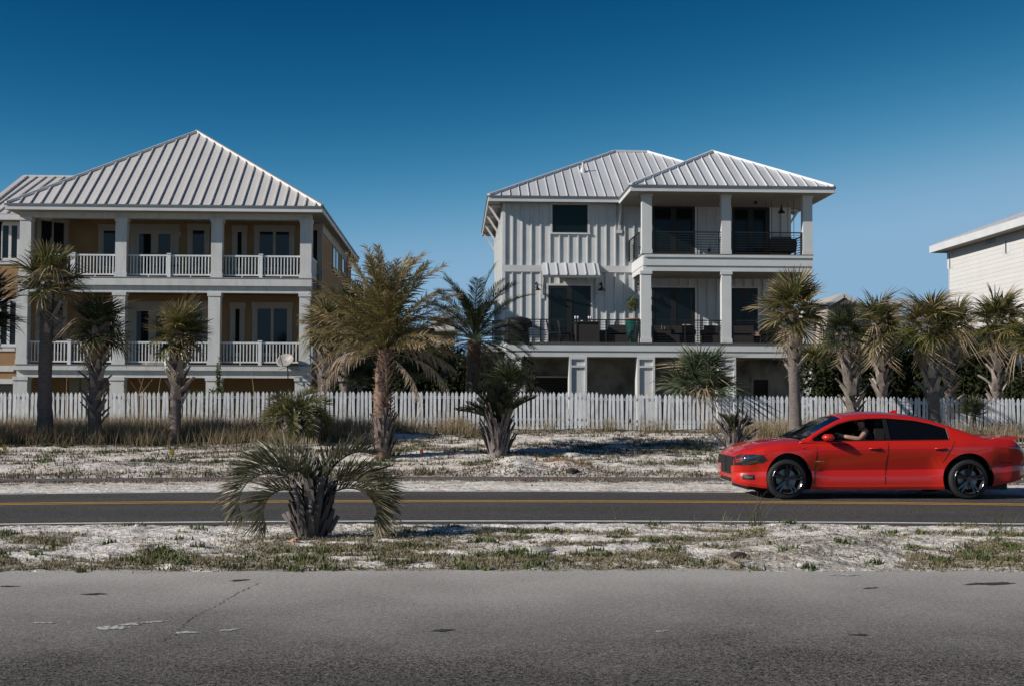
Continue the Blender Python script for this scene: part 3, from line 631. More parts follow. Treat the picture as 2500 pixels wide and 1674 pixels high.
# side of the house
FS = FXp(xB1); yy = lambda p: -xB1*F/(1110-p)
for (a, c, pt, pb) in ((811, 826, 592, 665), (833, 840, 603, 668), (819, 829, 822, 878), (833, 840, 830, 876)):
    y0_, y1_ = yy(a), yy(c); window(lh, FS, y0_, y1_, PZ(pb, (y0_+y1_)/2, (a+c)/2), PZ(pt, (y0_+y1_)/2, (a+c)/2), .16, .06, 2 if c-a > 8 else 1, M_cream, M_cream, M_glassg)
fpiece('band', M_cream, lh, FS, YW+.02, 74.0, .0, .05, PZ(920, 63, 800), PZ(905, 63, 800)); fpiece('frieze_board', M_cream, lh, FS, YW+.02, 74.0, .0, .04, zE-.62, zE-.23)
tb = MB().tube([(xB1+.08, 70.6, zE-.3), (xB1+.08, 70.6, .6)], .05); tb.build('downspout', M_cream, lh)
piece('corner_board', M_cream, lh, xB1-.12, xB1+.03, YW-.03, YW+.12, z_l0, z_u1)
piece('porch_lamp_plate', M_cream, lh, px_(434), px_(438), YW-.08, YW-.005, pz(578), pz(566))
# wing on the far left
YG = 56.4; xg0, xg1 = PX(-58, YG), PX(66, YG); zg = zE-.12
MB().box(xg0+.5, xg1+.3, YG+.55, 69, .2, zg-.1).build('wing_wall', M_ochre, lh)
FG = FY(YG+.55); gz = lambda py: PZ(py, YG+.55, 20); gx = lambda p: PX(p, YG+.55)
A_ = Vector((PX(62, 63, 432), 63, PZ(434, 63, 62))); rr = MB()
fr = [Vector((xg0, YG, zg)), Vector((xm-2, YG, zg)), Vector((xm-2, 63, A_.z)), A_]; bk = [Vector((xm-2, 69.6, zg)), Vector((xg0, 69.6, zg)), A_, Vector((xm-2, 63, A_.z))]
rr.poly(fr); rr.poly(bk); rr.poly([fr[0], A_, bk[1]]); wr = rr.build('wing_roof', M_roofL, lh)
roof_face(wr, fr, .43, M_roofL, .06, .045, .1); hip_cap(wr, fr[0], A_, M_roofL, .22); hip_cap(wr, A_, fr[2], M_roofL, .16)
piece('fascia', M_trimW, wr, xg0, xe0+1.2, YG-.03, YG+.03, zg-.24, zg-.01)
MB().box(xg0, xg1, YG+.05, YG+.6, zg-.25, zg-.21).build('soffit', M_soffit, lh); fpiece('frieze_board', M_trimW, lh, FG, xg0+.5, gx(42), 0, .05, gz(535), gz(516))
for (zt, zb_) in ((548, 634), (735, 843)):
    window(lh, FG, gx(-40), gx(-8), gz(zb_), gz(zt), .14, .05, 1, M_trimW); window(lh, FG, gx(-2), gx(40), gz(zb_), gz(zt), .10, .06, 2, M_trimW, sill=True)
fpiece('band', M_stucco, lh, FG, xg0+.5, gx(34), 0, .06, gz(906), gz(892)); fpiece('band', M_stucco, lh, FG, xg0+.5, gx(33), 0, .06, gz(936), gz(924))
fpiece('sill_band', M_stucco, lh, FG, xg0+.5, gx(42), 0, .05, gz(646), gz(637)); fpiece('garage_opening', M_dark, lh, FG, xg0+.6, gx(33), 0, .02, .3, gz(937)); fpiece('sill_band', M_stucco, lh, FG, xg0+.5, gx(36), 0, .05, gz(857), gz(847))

# ------------------------------------------------------------------ white board-and-batten house
YC2 = 54.0; YW2 = 57.6
wh = thing('beach_house', 'white board and batten beach house with black cable railings and grey metal roofs', 'house', (8.5, 60, .5))
c2 = lambda py, px=1600: PZ(py, YC2, px); X2 = lambda p: PX(p, YC2)
w2 = lambda py, px=1400: PZ(py, YW2, px); XW = lambda p: PX(p, YW2)
zEm = PZ(480, 56.9, 1300); zEp = PZ(456, 53.3, 1750)
xm0 = PX(1193, 56.9, 480); xm1 = 15.64
hip_roof(wh, xm0, xm1, 56.95, 69.5, zEm, PZ(373, 63.2, 1540)-zEm, M_roofW, .42, .1, .20, mat_s=M_soffit, faces='FLRB', seam_h=.04, seam_w=.03)
xp0, xp1 = PX(1540, 53.3, 455), PX(2037, 53.3, 455); apx = (xp0+xp1)/2; rise = PZ(373, 53.3+(xp1-xp0)/2, 1742)-zEp
pr = MB(); A1 = Vector((apx, 53.3+(xp1-xp0)/2, zEp+rise)); B1 = Vector((apx, 62.2, zEp+rise)); q0, q1, q2, q3 = Vector((xp0, 53.3, zEp)), Vector((xp1, 53.3, zEp)), Vector((xp1, 57.3, zEp)), Vector((xp0, 56.98, zEp))
R1 = Vector((xp1, 62.2, zEp)); L1 = Vector((xp0, 62.2, zEp))
pr.poly([q0, q1, A1]); pr.poly([q1, R1, B1, A1]); pr.poly([L1, q0, A1, B1]); proof = pr.build('porch_roof', M_roofW, wh)
roof_face(proof, [q0, q1, A1], .42, M_roofW, phase=.2); roof_face(proof, [L1, q0, A1, B1], .42, M_roofW, phase=.1)
roof_face(proof, [q1, R1, B1, A1], .42, M_roofW, phase=.1)
for a, b_ in ((q0, A1), (q1, A1), (A1, B1)): hip_cap(proof, a, b_, M_roofW)
fa = MB(); fa.beam(q0-Vector((0, 0, .12)), q1-Vector((0, 0, .12)), .05, .20); fa.beam(q0-Vector((0, 0, .12)), q3-Vector((0, 0, .12)), .05, .20); fa.beam(q1-Vector((0, 0, .12)), Vector((xp1, 60, zEp-.12)), .05, .20); fa.build('fascia', M_trimW, proof)
fa = MB(); k_ = Vector((0, -.04, 0)); fa.beam(q0+k_, q1+k_, .06, .08); fa.beam(q0+Vector((-.04, 0, 0)), q3+Vector((-.04, 0, 0)), .06, .08); fa.beam(q1+Vector((.04, 0, 0)), Vector((xp1+.04, 60, zEp)), .06, .08); fa.build('drip_edge', MATS['drip_edge_grey'], proof)
MB().box(xp0+.03, xp1-.03, 53.33, YW2, zEp-.22, zEp-.19).build('soffit', M_soffit, proof)
# vent pipe
vp = P(1423, 412, 60.2); v0 = MB().lathe([(.16, -.25), (.10, .0), (.05, .06)], (vp.x, vp.y, vp.z), 10).build('vent_flashing', M_trimW, proof); MB().tube([(vp.x, vp.y, vp.z-.2), (vp.x, vp.y, vp.z+.28)], .045, 8).build('vent_pipe', M_trimW, proof)
# walls
xw0, xw1 = XW(1227), XW(1933)
wall2 = MB().box(xw0, xw1, YW2, 69.2, .3, zEm-.18).build('wall', M_siding, wh)
FW2 = FY(YW2); zt_ = zEm-.20
dk3, dk2 = c2(619.5), c2(836)         # deck levels
belt0, belt1 = w2(665), w2(649)
fpiece('belt_board', M_siding, wall2, FW2, xw0-.03, XW(1556), 0, .075, belt0, belt1)
fpiece('corner_board', M_siding, wall2, FW2, xw0-.03, xw0+.10, 0, .07, dk2, zt_)
openings = [(1342, 1439, 573, 496), (1333, 1447, 836, 693), (1588, 1700, 621, 496), (1783, 1884, 621, 496), (1587, 1700, 836, 697), (1782, 1854, 836, 697)]
def batten_col(x):
    segs = [(dk2, belt0), (belt1, zt_)] if x < XW(1556) else [(dk2, dk3-.35), (dk3, zt_)]
    out = []
    for s0, s1 in segs:
        cuts = [(w2(o[2]), w2(o[3])) for o in openings if XW(o[0])-.04 < x < XW(o[1])+.04]
        cur = s0
        for a, b_ in sorted(cuts):
            if b_ <= s0 or a >= s1: continue
            if a > cur+.05: out.append((cur, a))
            cur = max(cur, b_)
        if cur < s1-.05: out.append((cur, s1))
    return out
x = xw0+.42
while x < xw1-.1:
    for a, b_ in batten_col(x): fpiece('batten', M_siding, wall2, FW2, x-.027, x+.027, 0, .058, round(a, 2)+.003, round(b_, 2)-.003)
    x += .414
for k in range(27):      # battens on the left side wall
    y = YW2+.35+k*.414; piece('batten', M_siding, wall2, xw0-.05, xw0, y, y+.06, .4, zt_)
def dwin(a, c, pt, pb, cols, name='window', casing=.10):
    return window(wh, FW2, XW(a), XW(c), w2(pb), w2(pt), casing, .055, cols, M_blackf, M_siding, M_glassg, name, 0, name == 'window', .01)
dwin(1347.5, 1434, 501, 569, 1)
for (a, c, pt, pb, cn) in ((1338, 1442, 698, 835, 2), (1592, 1697, 501, 619, 2), (1787.5, 1880, 502, 619, 2), (1591, 1697, 701, 835, 2), (1786, 1850, 701, 835, 2)):
    window(wh, FW2, XW(a), XW(c), w2(pb)+.02, w2(pt), .09, .12, cn, M_blackf, M_siding, M_glassg, 'sliding_door', 0, False, .01)
# awning over the lower door
aw0, aw1 = XW(1325), XW(1465)*1.0; za, zb_ = w2(643), PZ(673, YW2-.95, 1400)
aw0, aw1 = PX(1324, YW2-.5), PX(1463, YW2-.5)
pts = [Vector((aw0, YW2-.95, zb_)), Vector((aw1, YW2-.95, zb_)), Vector((aw1, YW2, za)), Vector((aw0, YW2, za))]
aw = MB().slab(pts, .04).build('awning', M_trimW, wh); roof_face(aw, pts, (aw1-aw0)/6.0, M_roofW, .05, .04, phase=(aw1-aw0)/12)
fa = MB().box(aw0-.02, aw1+.02, YW2-1.0, YW2-.95, zb_-.10, zb_+.0); fa.build('gutter', MATS['drip_edge_grey'], aw)
for xx in (aw0+.05, aw1-.05):
    MB().beam((xx, YW2-.9, zb_-.05), (xx, YW2-.07, zb_-.75), .07, .08).build('brace', M_trimW, aw); piece('brace_plate', M_trimW, aw, xx-.06, xx+.06, YW2-.09, YW2, zb_-.95, za-.05)
# eave brackets (left side and front)
def bracket(y, side=-1, x=None):
    X0 = xw0 if side < 0 else xw1
    o = MB().beam((X0+side*.02, y, zEm-1.15), (X0+side*.60, y, zEm-.26), .07, .09).build('bracket', M_trimW, wh); piece('bracket_post', M_trimW, o, X0, X0+side*.08, y-.05, y+.05, zEm-1.35, zEm-.21); piece('bracket_arm', M_trimW, o, X0, X0+side*.62, y-.045, y+.045, zEm-.30, zEm-.215)
for y in (58.2, 61.5, 65.0, 68.4): bracket(y)
for y in (58.6, 62): bracket(y, 1)
xb_ = XW(1512); o = MB().beam((xb_, YW2-.04, zEm-1.15), (xb_, YW2-.58, zEm-.25), .07, .09).build('bracket', M_trimW, wh); piece('bracket_post', M_trimW, o, xb_-.05, xb_+.05, YW2-.09, YW2-.0, zEm-1.35, zEm-.2)
piece('bracket_foot', M_trimW, o, xb_-.13, xb_+.11, YW2-.1, YW2-.0, zEm-1.50, zEm-1.36)
# decks
def deckb(name, x0, x1, y0, ztop, za, zb_, zc, xin=None):
    o = MB().box(x0, x1, y0+.06, YW2, za, ztop-.06).build(name, M_soffit, wh)
    piece('deck_surface', M_deck, o, x0-.03, x1+.03, y0-.05, YW2-.01, ztop-.055, ztop)
    piece('fascia_board', M_siding, o, x0-.02, x1+.02, y0, y0+.055, zb_, ztop-.058); piece('fascia_board', M_siding, o, x0-.02+.03, x1-.01, y0+.05, y0+.16, zc, zb_-.003)
    piece('side_board', M_siding, o, x0-.05, x0-.003, y0+.06, YW2-.08, zb_, ztop-.058); piece('side_board', M_siding, o, x0-.03, x0-.0, y0+.17, YW2-.08, zc, zb_-.003)
    return o
D2 = deckb('deck', X2(1237), X2(1985), YC2, dk2, c2(870), c2(857), c2(871)); D3 = deckb('deck', X2(1573), X2(1985), YC2, dk3, c2(660), c2(648), c2(661.5))
piece('ledge_board', M_siding, D3, X2(1573), X2(1987), YC2-.06, YC2-.003, c2(628), c2(622))
cols2 = [(1568, 1592), (1763, 1786), (1963, 1986)]; cols1 = [(1565.5, 1590), (1763, 1786.5), (1963, 1985)]
for a, c in cols2: column(wh, X2(a), X2(c), YC2+.02, YC2+.38, dk3, zEp-.21, M_siding, .1, .18, .03)
for a, c in cols1: column(wh, X2(a), X2(c), YC2+.02, YC2+.38, dk2, c2(661.5), M_siding, .13, .18, .04)
for a, c in ((1233, 1274), (1390, 1433), (1556, 1599), (1754, 1797), (1945, 1985)):
    x0_, x1_ = X2(a), X2(c); o = MB().box(x0_, x1_, YC2+.08, YC2+.7, .2, c2(871)).build('pier', M_siding, wh); e = .09
    for (u0, u1, v0_, v1_) in ((x0_, x0_+e, .3, c2(871)), (x1_-e, x1_, .3, c2(871)), (x0_+e, x1_-e, c2(877), c2(871)), (x0_+e, x1_-e, c2(897), c2(892))):
        piece('pier_trim', M_trimW, o, u0, u1, YC2, YC2+.079, v0_, v1_)
# ground floor wall, its shade put into the wall colour
MB().box(X2(1240), xw1+.1, YW2-.04, YW2-.0, .3, c2(871)).build('ground_floor_wall', M_shadewall, wh)
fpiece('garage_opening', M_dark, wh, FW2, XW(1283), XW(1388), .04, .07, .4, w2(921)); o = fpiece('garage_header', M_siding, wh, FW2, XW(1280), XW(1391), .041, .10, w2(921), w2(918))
window(wh, FW2, XW(1838), XW(1874), .4, w2(924), .10, .04, 1, M_blackf, M_shadewall, M_dark, 'door', 0, False, .045)
# cable railings
def cable_rail(house, p, q, z, posts, rods=8, h=.93):
    p = Vector(p); q = Vector(q); d = q-p
    o = MB().beam((p.x, p.y, z+h), (q.x, q.y, z+h), .06, .045).build('railing', M_rail, house)
    for k in range(rods):
        zz = z+.05+(h-.08)*(k+.3)/rods; MB().beam((p.x, p.y, zz), (q.x, q.y, zz), .018, .02).build('rod', M_rail, o, origin=(p.x, p.y, zz))
    for t in posts: c_ = p+d*t; piece('rail_post', M_rail, o, c_.x-.03, c_.x+.03, c_.y-.03, c_.y+.03, z, z+h-.02)
cable_rail(wh, (X2(1242), YC2+.12, 0), (X2(1566), YC2+.12, 0), dk2, [.0, .24, .735, .99])
cable_rail(wh, (X2(1592), YC2+.12, 0), (X2(1763), YC2+.12, 0), dk2, [.02, .48, .97]); cable_rail(wh, (X2(1787), YC2+.12, 0), (X2(1963), YC2+.12, 0), dk2, [.02, .5, .98])
cable_rail(wh, (X2(1593), YC2+.12, 0), (X2(1763), YC2+.12, 0), dk3, [.01, .97]); cable_rail(wh, (X2(1787), YC2+.12, 0), (X2(1963), YC2+.12, 0), dk3, [.02, .98])
cable_rail(wh, (X2(1570)-.1, YC2+.45, 0), (X2(1570)-.1, YW2-.1, 0), dk3, [.0, .5, 1]); cable_rail(wh, (X2(1980), YC2+.45, 0), (X2(1980), YW2-.1, 0), dk3, [.0, .33, .66, 1])
cable_rail(wh, (X2(1980), YC2+.45, 0), (X2(1980), YW2-.1, 0), dk2, [.0, .5, 1]); 
# side deck reaching left behind the palms
sx0 = PX(1165, 56.5); sd_ = MB().box(sx0, X2(1236), 55.2, 59, dk2-.36, dk2-.05).build('side_deck', M_siding, wh); cable_rail(wh, (sx0+.05, 55.3, 0), (X2(1240), 55.3, 0), dk2, [0, .5, .97]); cable_rail(wh, (sx0+.05, 55.4, 0), (sx0+.05, 58.8, 0), dk2, [0, 1])
cable_rail(wh, (X2(1242), YC2+.2, 0), (X2(1242), 55.2, 0), dk2, [0.05, .95])
lv = MB()
for k in range(16): lv.box(PX(1176, 56), PX(1221, 56), 55.9, 55.98, .7+k*.19, .7+k*.19+.10)
lv.build('louvre_screen', mat('dark_louvre', (.03, .03, .03), .7), wh)
# side window in the gap and door frame plates
for a in (1569, 1763): pass

# ------------------------------------------------------------------ white clapboard house on the right
rh = thing('clapboard_house', 'tall white clapboard house at the right edge with wide eaves and small slot windows', 'house', (30, 60, .5))
xr = PX(2320, 67.6, 700); yr1 = 67.6; yr0 = 46.0; zr = PZ(600, 67.6, 2320)
body = MB().box(xr, xr+12, yr0, yr1, .2, zr).build('wall', M_siding, rh)
hgt = .215; z = zr-.02; k = 0
M_clap = mat('white_clapboard', (.62, .60, .57), .55, (.59, .575, .55), 1.0, rnd=.03)
while z > 3.0:
    v = [(xr-.014, yr0, z), (xr-.014, yr1, z), (xr-.023, yr1, z-hgt), (xr-.023, yr0, z-hgt), (xr, yr0, z-hgt), (xr, yr1, z-hgt)]
    MB().add(v, [(3, 2, 1, 0), (3, 4, 5, 2)]).build('clapboard', M_clap, body, origin=(xr, yr0, z)); z -= hgt
z_low = z
while z > .5:
    v = [(xr-.014, yr0, z), (xr-.014, yr1, z), (xr-.023, yr1, z-hgt), (xr-.023, yr0, z-hgt), (xr, yr0, z-hgt), (xr, yr1, z-hgt)]
    MB().add(v, [(3, 2, 1, 0), (3, 4, 5, 2)]).build('clapboard', M_clap, body, origin=(xr, yr0, z)); z -= hgt
piece('corner_board', M_trimW, body, xr-.06, xr+.1, yr1-.02, yr1+.05, .4, zr-.0)
ex = xr-.75; ez = zr+.05; ed = MB()
E0, E1, E2, E3 = Vector((ex, yr0-.8, ez)), Vector((ex, yr1+.8, ez)), Vector((xr+12.8, yr1+.8, ez)), Vector((xr+12.8, yr0-.8, ez)); rd = 6.8
A_r, B_r = Vector((ex+rd, yr0-.8+rd, ez+rd*.38)), Vector((ex+rd, yr1+.8-rd, ez+rd*.38))
ed.poly([E0, E1, B_r, A_r]); ed.poly([E1, E2, B_r]); ed.poly([E2, E3, A_r, B_r]); ed.poly([E3, E0, A_r]); rroof = ed.build('roof', M_roofW, rh)
roof_face(rroof, [E1, E0, A_r, B_r], .45, M_roofW, .03); roof_face(rroof, [E2, E1, B_r], .45, M_roofW, .03)
fm = MB(); fm.box(ex-.04, ex+.0, yr0-.84, yr1+.84, ez-.36, ez-.01); fm.box(ex, xr+12.8, yr1+.80, yr1+.84, ez-.36, ez-.01); fm.box(ex, xr+12.8, yr0-.84, yr0-.80, ez-.36, ez-.01); fm.build('fascia', M_trimW, rroof)
MB().box(ex+.002, xr+12.7, yr0-.78, yr1+.78, ez-.34, ez-.31).build('soffit', M_soffit, rroof)
FR = FXn(xr+.0); yR = lambda p: xr*F/(p-1110)
def rwin(a, c, pt, pb, cas, cols=1, rows=1, glass=None):
    y1_, y0_ = yR(a), yR(c); ym = (y0_+y1_)/2; window(rh, FR, y0_, y1_, PZ(pb, ym, (a+c)/2), PZ(pt, ym, (a+c)/2), cas, .015 if cols > 1 else .02, cols, M_trimW, M_trimW, glass or mat('pale_glass', (.07, .07, .07), .25), 'window', 0, False, .018, rows, .012)
rwin(2339.5, 2343.5, 626, 656, .28); rwin(2433, 2459, 583, 596, .30, 6, 2, mat('glass_block', (.24, .235, .225), .3)); rwin(2482, 2487, 588, 620, .28)

# ------------------------------------------------------------------ houses further back
M_tan = mat('tan_siding', (.42, .36, .30), .8); M_tanroof = mat('tan_metal_roof', (.50, .45, .40), .5)
fh = thing('far_cottage', 'small gabled cottage with tan metal roof glimpsed behind the palms right of the white house', 'house', (20, 75, .5))
Yf = 72.0; fx = lambda p: PX(p, Yf, 740); fz = lambda py: PZ(py, Yf, 2060)
MB().box(fx(1990), fx(2240), Yf+3, Yf+12, .3, fz(742)).build('wall', M_tan, fh)
MB().box(fx(2028), fx(2100), Yf+.6, Yf+3, fz(855), fz(742)).build('porch_wall', M_tan, fh)
ga = Vector((fx(2061), Yf, fz(718))); gl = Vector((fx(2014), Yf, fz(746))); gr_ = Vector((fx(2102), Yf, fz(742))); bkv = Vector((0, 7, 0))
gr = MB(); gr.slab([gl, ga, ga+bkv, gl+bkv], -.06); gr.slab([ga, gr_, gr_+bkv, ga+bkv], -.06); gr.poly([gl, gr_, ga]); groof = gr.build('gable_roof', M_tanroof, fh)
fm = MB(); fm.beam(gl+Vector((0, -.05, -.1)), ga+Vector((0, -.05, -.06)), .05, .22); fm.beam(ga+Vector((0, -.05, -.06)), gr_+Vector((0, -.05, -.1)), .05, .22); fm.build('barge_board', M_trimW, groof)
gp = MB().poly([gl+Vector((.1, -.01, -.1)), gr_+Vector((-.1, -.01, -.1)), ga+Vector((0, -.01, -.15))]); gp.build('gable', mat('dark_tan', (.16, .14, .12), .9), groof)
hr = [Vector((fx(1960), Yf+3, fz(728))), Vector((fx(2270), Yf+3, fz(742))), Vector((fx(2160), Yf+9, fz(715))), Vector((fx(2000), Yf+9, fz(690)))]
main = MB().poly(hr).build('roof', M_tanroof, fh); roof_face(main, hr, .5, M_tanroof, .05)
for zf, (pa, pb) in ((fz(838), (2000, 2110)), ):
    o = MB().box(fx(pa), fx(pb), Yf-.4, Yf+.6, fz(856), fz(838)).build('balcony', M_trimW, fh)
    piece('bottom_rail', M_trimW, o, fx(pa), fx(pb), Yf-.38, Yf-.32, zf+.1, zf+.16); piece('top_rail', M_trimW, o, fx(pa), fx(pb), Yf-.38, Yf-.32, zf+.9, zf+.97)
    for k in range(20): x_ = fx(pa)+(fx(pb)-fx(pa))*k/19; piece('baluster', M_trimW, o, x_-.02, x_+.02, Yf-.37, Yf-.33, zf+.16, zf+.9)
for p_ in (1996, 2012, 2086): piece('post', mat('blue_grey_post', (.22, .24, .27), .8), fh, fx(p_), fx(p_+8), Yf-.3, Yf, .3, fz(856))
piece('window', M_trimW, fh, fx(2004), fx(2022), Yf+2.9, Yf+2.97, fz(795), fz(775)); piece('teal_shutter', mat('teal_paint', (.06, .20, .22), .6), fh, fx(2050), fx(2072), Yf+.5, Yf+.58, fz(815), fz(775))
fh2 = thing('far_cottage', 'low pale cottage far behind the feather palms between the two big houses', 'house', (-1, 82, .5))
Yg = 82.0; hx = lambda p: PX(p, Yg, 800); hz = lambda py: PZ(py, Yg, 1050)
MB().box(hx(1052), hx(1110), Yg, Yg+8, .3, hz(775)).build('wall', mat('pale_wall', (.55, .55, .53), .8), fh2); piece('eave_board', M_trimW, fh2, hx(1050), hx(1112), Yg-.2, Yg+.1, hz(776), hz(771))
MB().slab([(hx(1022), Yg-1, hz(806)), (hx(1140), Yg-1, hz(808)), (hx(1120), Yg+2, hz(797)), (hx(1060), Yg+2, hz(795))], .1).build('porch_roof', M_tanroof, fh2)
piece('window', M_glass, fh2, hx(1066), hx(1078), Yg-.03, Yg-.005, hz(796), hz(782))
rp = thing('back_porch', 'dark rear porch with glass doors at the back corner of the ochre house', 'porch', (-5, 66, .5))
Yp = 66.0; rx = lambda p: PX(p, Yp, 880); rz = lambda py: PZ(py, Yp, 880)
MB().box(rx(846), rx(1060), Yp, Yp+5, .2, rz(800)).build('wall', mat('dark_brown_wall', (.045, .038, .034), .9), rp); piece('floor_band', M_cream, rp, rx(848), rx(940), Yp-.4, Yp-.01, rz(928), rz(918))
for a in (862, 877, 893, 907): piece('glass_door', mat('green_glass', (.03, .045, .04), .1), rp, rx(a), rx(a+11), Yp-.03, Yp-.005, rz(916), rz(880))
# ================================================================== FENCE
M_pick = mat('picket_paint', (.74, .75, .77), .6, (.46, .45, .44), 12, .3, 60, fac=(.48, .78), rnd=.13, stretch=(1, 1, .35))
YFE = 38.0
fence = thing('picket_fence', 'long white picket fence with pointed pickets on the sand bank before the houses', 'fence', (0, YFE, .75))
topk = ([-330, 0, 900, 1300, 1466, 1467, 2000, 2490, 2830], [957, 956, 953.5, 955.5, 956, 960, 965.5, 970.5, 974])
def fence_top(px): return PZ(float(np.interp(px, *topk)), YFE, px)
pm = {}
def picket(h, lean):
    key = round(h, 2)
    if key not in pm:
        w, d = .040, .010; hh = key
        v = []
        for y in (-d, d): v += [(-w, y, 0), (w, y, 0), (w, y, hh-.065), (0, y, hh), (-w, y, hh-.065)]
        me = bpy.data.meshes.new('picket'); me.from_pydata(v, [], [(0, 1, 2, 3, 4), (9, 8, 7, 6, 5)] + [(i, i+5, (i+1) % 5+5, (i+1) % 5) for i in range(5)]); me.update(); me.materials.append(M_pick); pm[key] = me
    return pm[key]
x = PX(-330, YFE); xend = PX(2800, YFE); k = 0; r_ = random.Random(3); FX0 = x
while x < xend:
    px = 1110+x*F/YFE; zt = fence_top(px) + r_.uniform(-.012, .012); zb_ = ground(x, YFE)+.03; h = max(.95, min(1.25, zt-zb_))
    m4 = Matrix.Translation(Vector((x, YFE-.018+r_.uniform(-.004, .004), zt-h)) - wloc(fence)) @ Matrix.Rotation(r_.gauss(0, .016), 4, 'Y')
    link('picket', picket(h, 0), fence, mtx=m4); x += .1235; k += 1
print('pickets', k)
px0 = -330
while px0 < 2800:
    x0_, x1_ = PX(px0, YFE), PX(px0, YFE)+2.4; p1 = 1110+x1_*F/YFE; za, zb_ = fence_top(px0), fence_top(p1)
    for dz in (.17, .80): MB().beam((x0_, YFE+.03, za-dz), (x1_, YFE+.03, zb_-dz), .04, .085).build('rail', M_pick, fence, origin=(x0_, YFE, za-dz))
    piece('post', M_pick, fence, x0_-.045, x0_+.045, YFE+.055, YFE+.145, ground(x0_, YFE)-.1, za-.05); px0 = p1

# ================================================================== PALMS
G1 = dict(c=(.045, .068, .020), c2=(.115, .125, .040), tip=(.42, .34, .22))
M_fan = leafmat('fan_leaf', (.040, .055, .014), (.155, .14, .040), (.46, .35, .20), .22, .36, .40)
M_fandead = leafmat('dead_fan_leaf', (.26, .19, .11), (.38, .28, .17), (.48, .38, .27), .2, .7, .4)
M_fandark = leafmat('dark_fan_leaf', (.022, .035, .014), (.05, .06, .022), (.24, .19, .12), .12, .45, .62)  # darkened copy of the fan leaf, shade put into its colour
M_date = leafmat('date_leaf', (.11, .105, .028), (.21, .17, .05), (.42, .30, .19), .25, .42, .42, .95)
M_pindo = leafmat('pindo_leaf', (.050, .056, .026), (.115, .112, .055), (.30, .24, .16), .18, .42, .70)
M_pindoy = leafmat('yellow_pindo_leaf', (.10, .11, .035), (.20, .19, .07), (.40, .32, .18), .3, .45, .62)
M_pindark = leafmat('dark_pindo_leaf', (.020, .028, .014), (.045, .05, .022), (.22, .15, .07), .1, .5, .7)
M_deadf = leafmat('dead_feather_leaf', (.24, .17, .115), (.36, .27, .19), (.40, .31, .23), .15, .75, .3)
M_trunk = mat('palm_trunk_bark', (.20, .165, .145), .95, (.115, .095, .085), 9, .8, 30, stretch=(1, 1, 6))
M_boot = mat('palm_boot', (.38, .32, .275), .9, (.24, .20, .17), 8, .5, 40, rnd=.25)
M_datet = mat('date_trunk', (.15, .075, .048), .95, (.22, .16, .12), 10, .8, 30)
M_date_stub = mat('date_stub', (.32, .16, .10), .9, (.30, .23, .18), 12, rnd=.3)
M_pstub = mat('pindo_stub', (.20, .17, .16), .9, (.13, .105, .10), 7, .6, 35, rnd=.25, stretch=(1, 1, .4))
M_petiole = mat('petiole', (.13, .13, .05), .6)

def fan_mesh(seed, m, n=32, R_=.80, pet=.50, droop=.35, dead=False, ragged=.2):
    r_ = np.random.default_rng(seed); V = []; Q = []; T = []
    # petiole: flat strip bending down a little
    for k in range(4):
        u = k/3; x = pet*u; z = -.06*u*u
        V += [(x, -.014, z), (x, .014, z), (x, 0, z-.02)]; T += [0, 0, 0]
    for k in range(3):
        b = 3*k; Q += [(b, b+1, b+4, b+3), (b+1, b+2, b+5, b+4), (b+2, b, b+3, b+5)]
    spread = R(128); rings = [.02, .30, .55, .78, 1.0]
    for i in range(n):
        ph = -spread + 2*spread*i/(n-1); cs, sn = math.cos(ph), math.sin(ph)
        L = R_*(.70+.30*max(cs, -.3)+.12*r_.random())*(1-ragged*r_.random()*.5); dph = spread/(n-1)*1.0
        tw = r_.uniform(-.06, .06); dr = droop*(1+r_.uniform(-.4, .6)); tipkink = r_.uniform(0, 1)**5
        b = len(V)
        for k, u in enumerate(rings):
            rr = L*u; hw = rr*math.tan(dph) if u <= .42 else [0, 0, .020, .014, .0025][k]; hw = min(hw, .026)
            if dead: hw *= .8
            a = ph + tw*max(0, u-.3)
            vx, vy = math.cos(a), math.sin(a)
            z = abs(math.sin(ph))*rr*.42 - dr*rr*rr/R_*(.9+.3*cs) - (tipkink*.35*max(0, u-.55)*L*1.6)
            curl = .12*rr*rr*(-1 if cs > 0 else 0)
            cx_, cy_ = pet+vx*rr+curl*.3, vy*rr
            pl = .35*hw*(1 if i % 2 else -1)
            V += [(cx_+vy*hw, cy_-vx*hw, z-.06+pl), (cx_-vy*hw, cy_+vx*hw, z-.06-pl)]; T += [u*.75+r_.random()*.12]*2
        for k in range(len(rings)-1): Q.append((b+2*k, b+2*k+1, b+2*k+3, b+2*k+2))
    return npmesh('frond', V, Q, m, t=T)
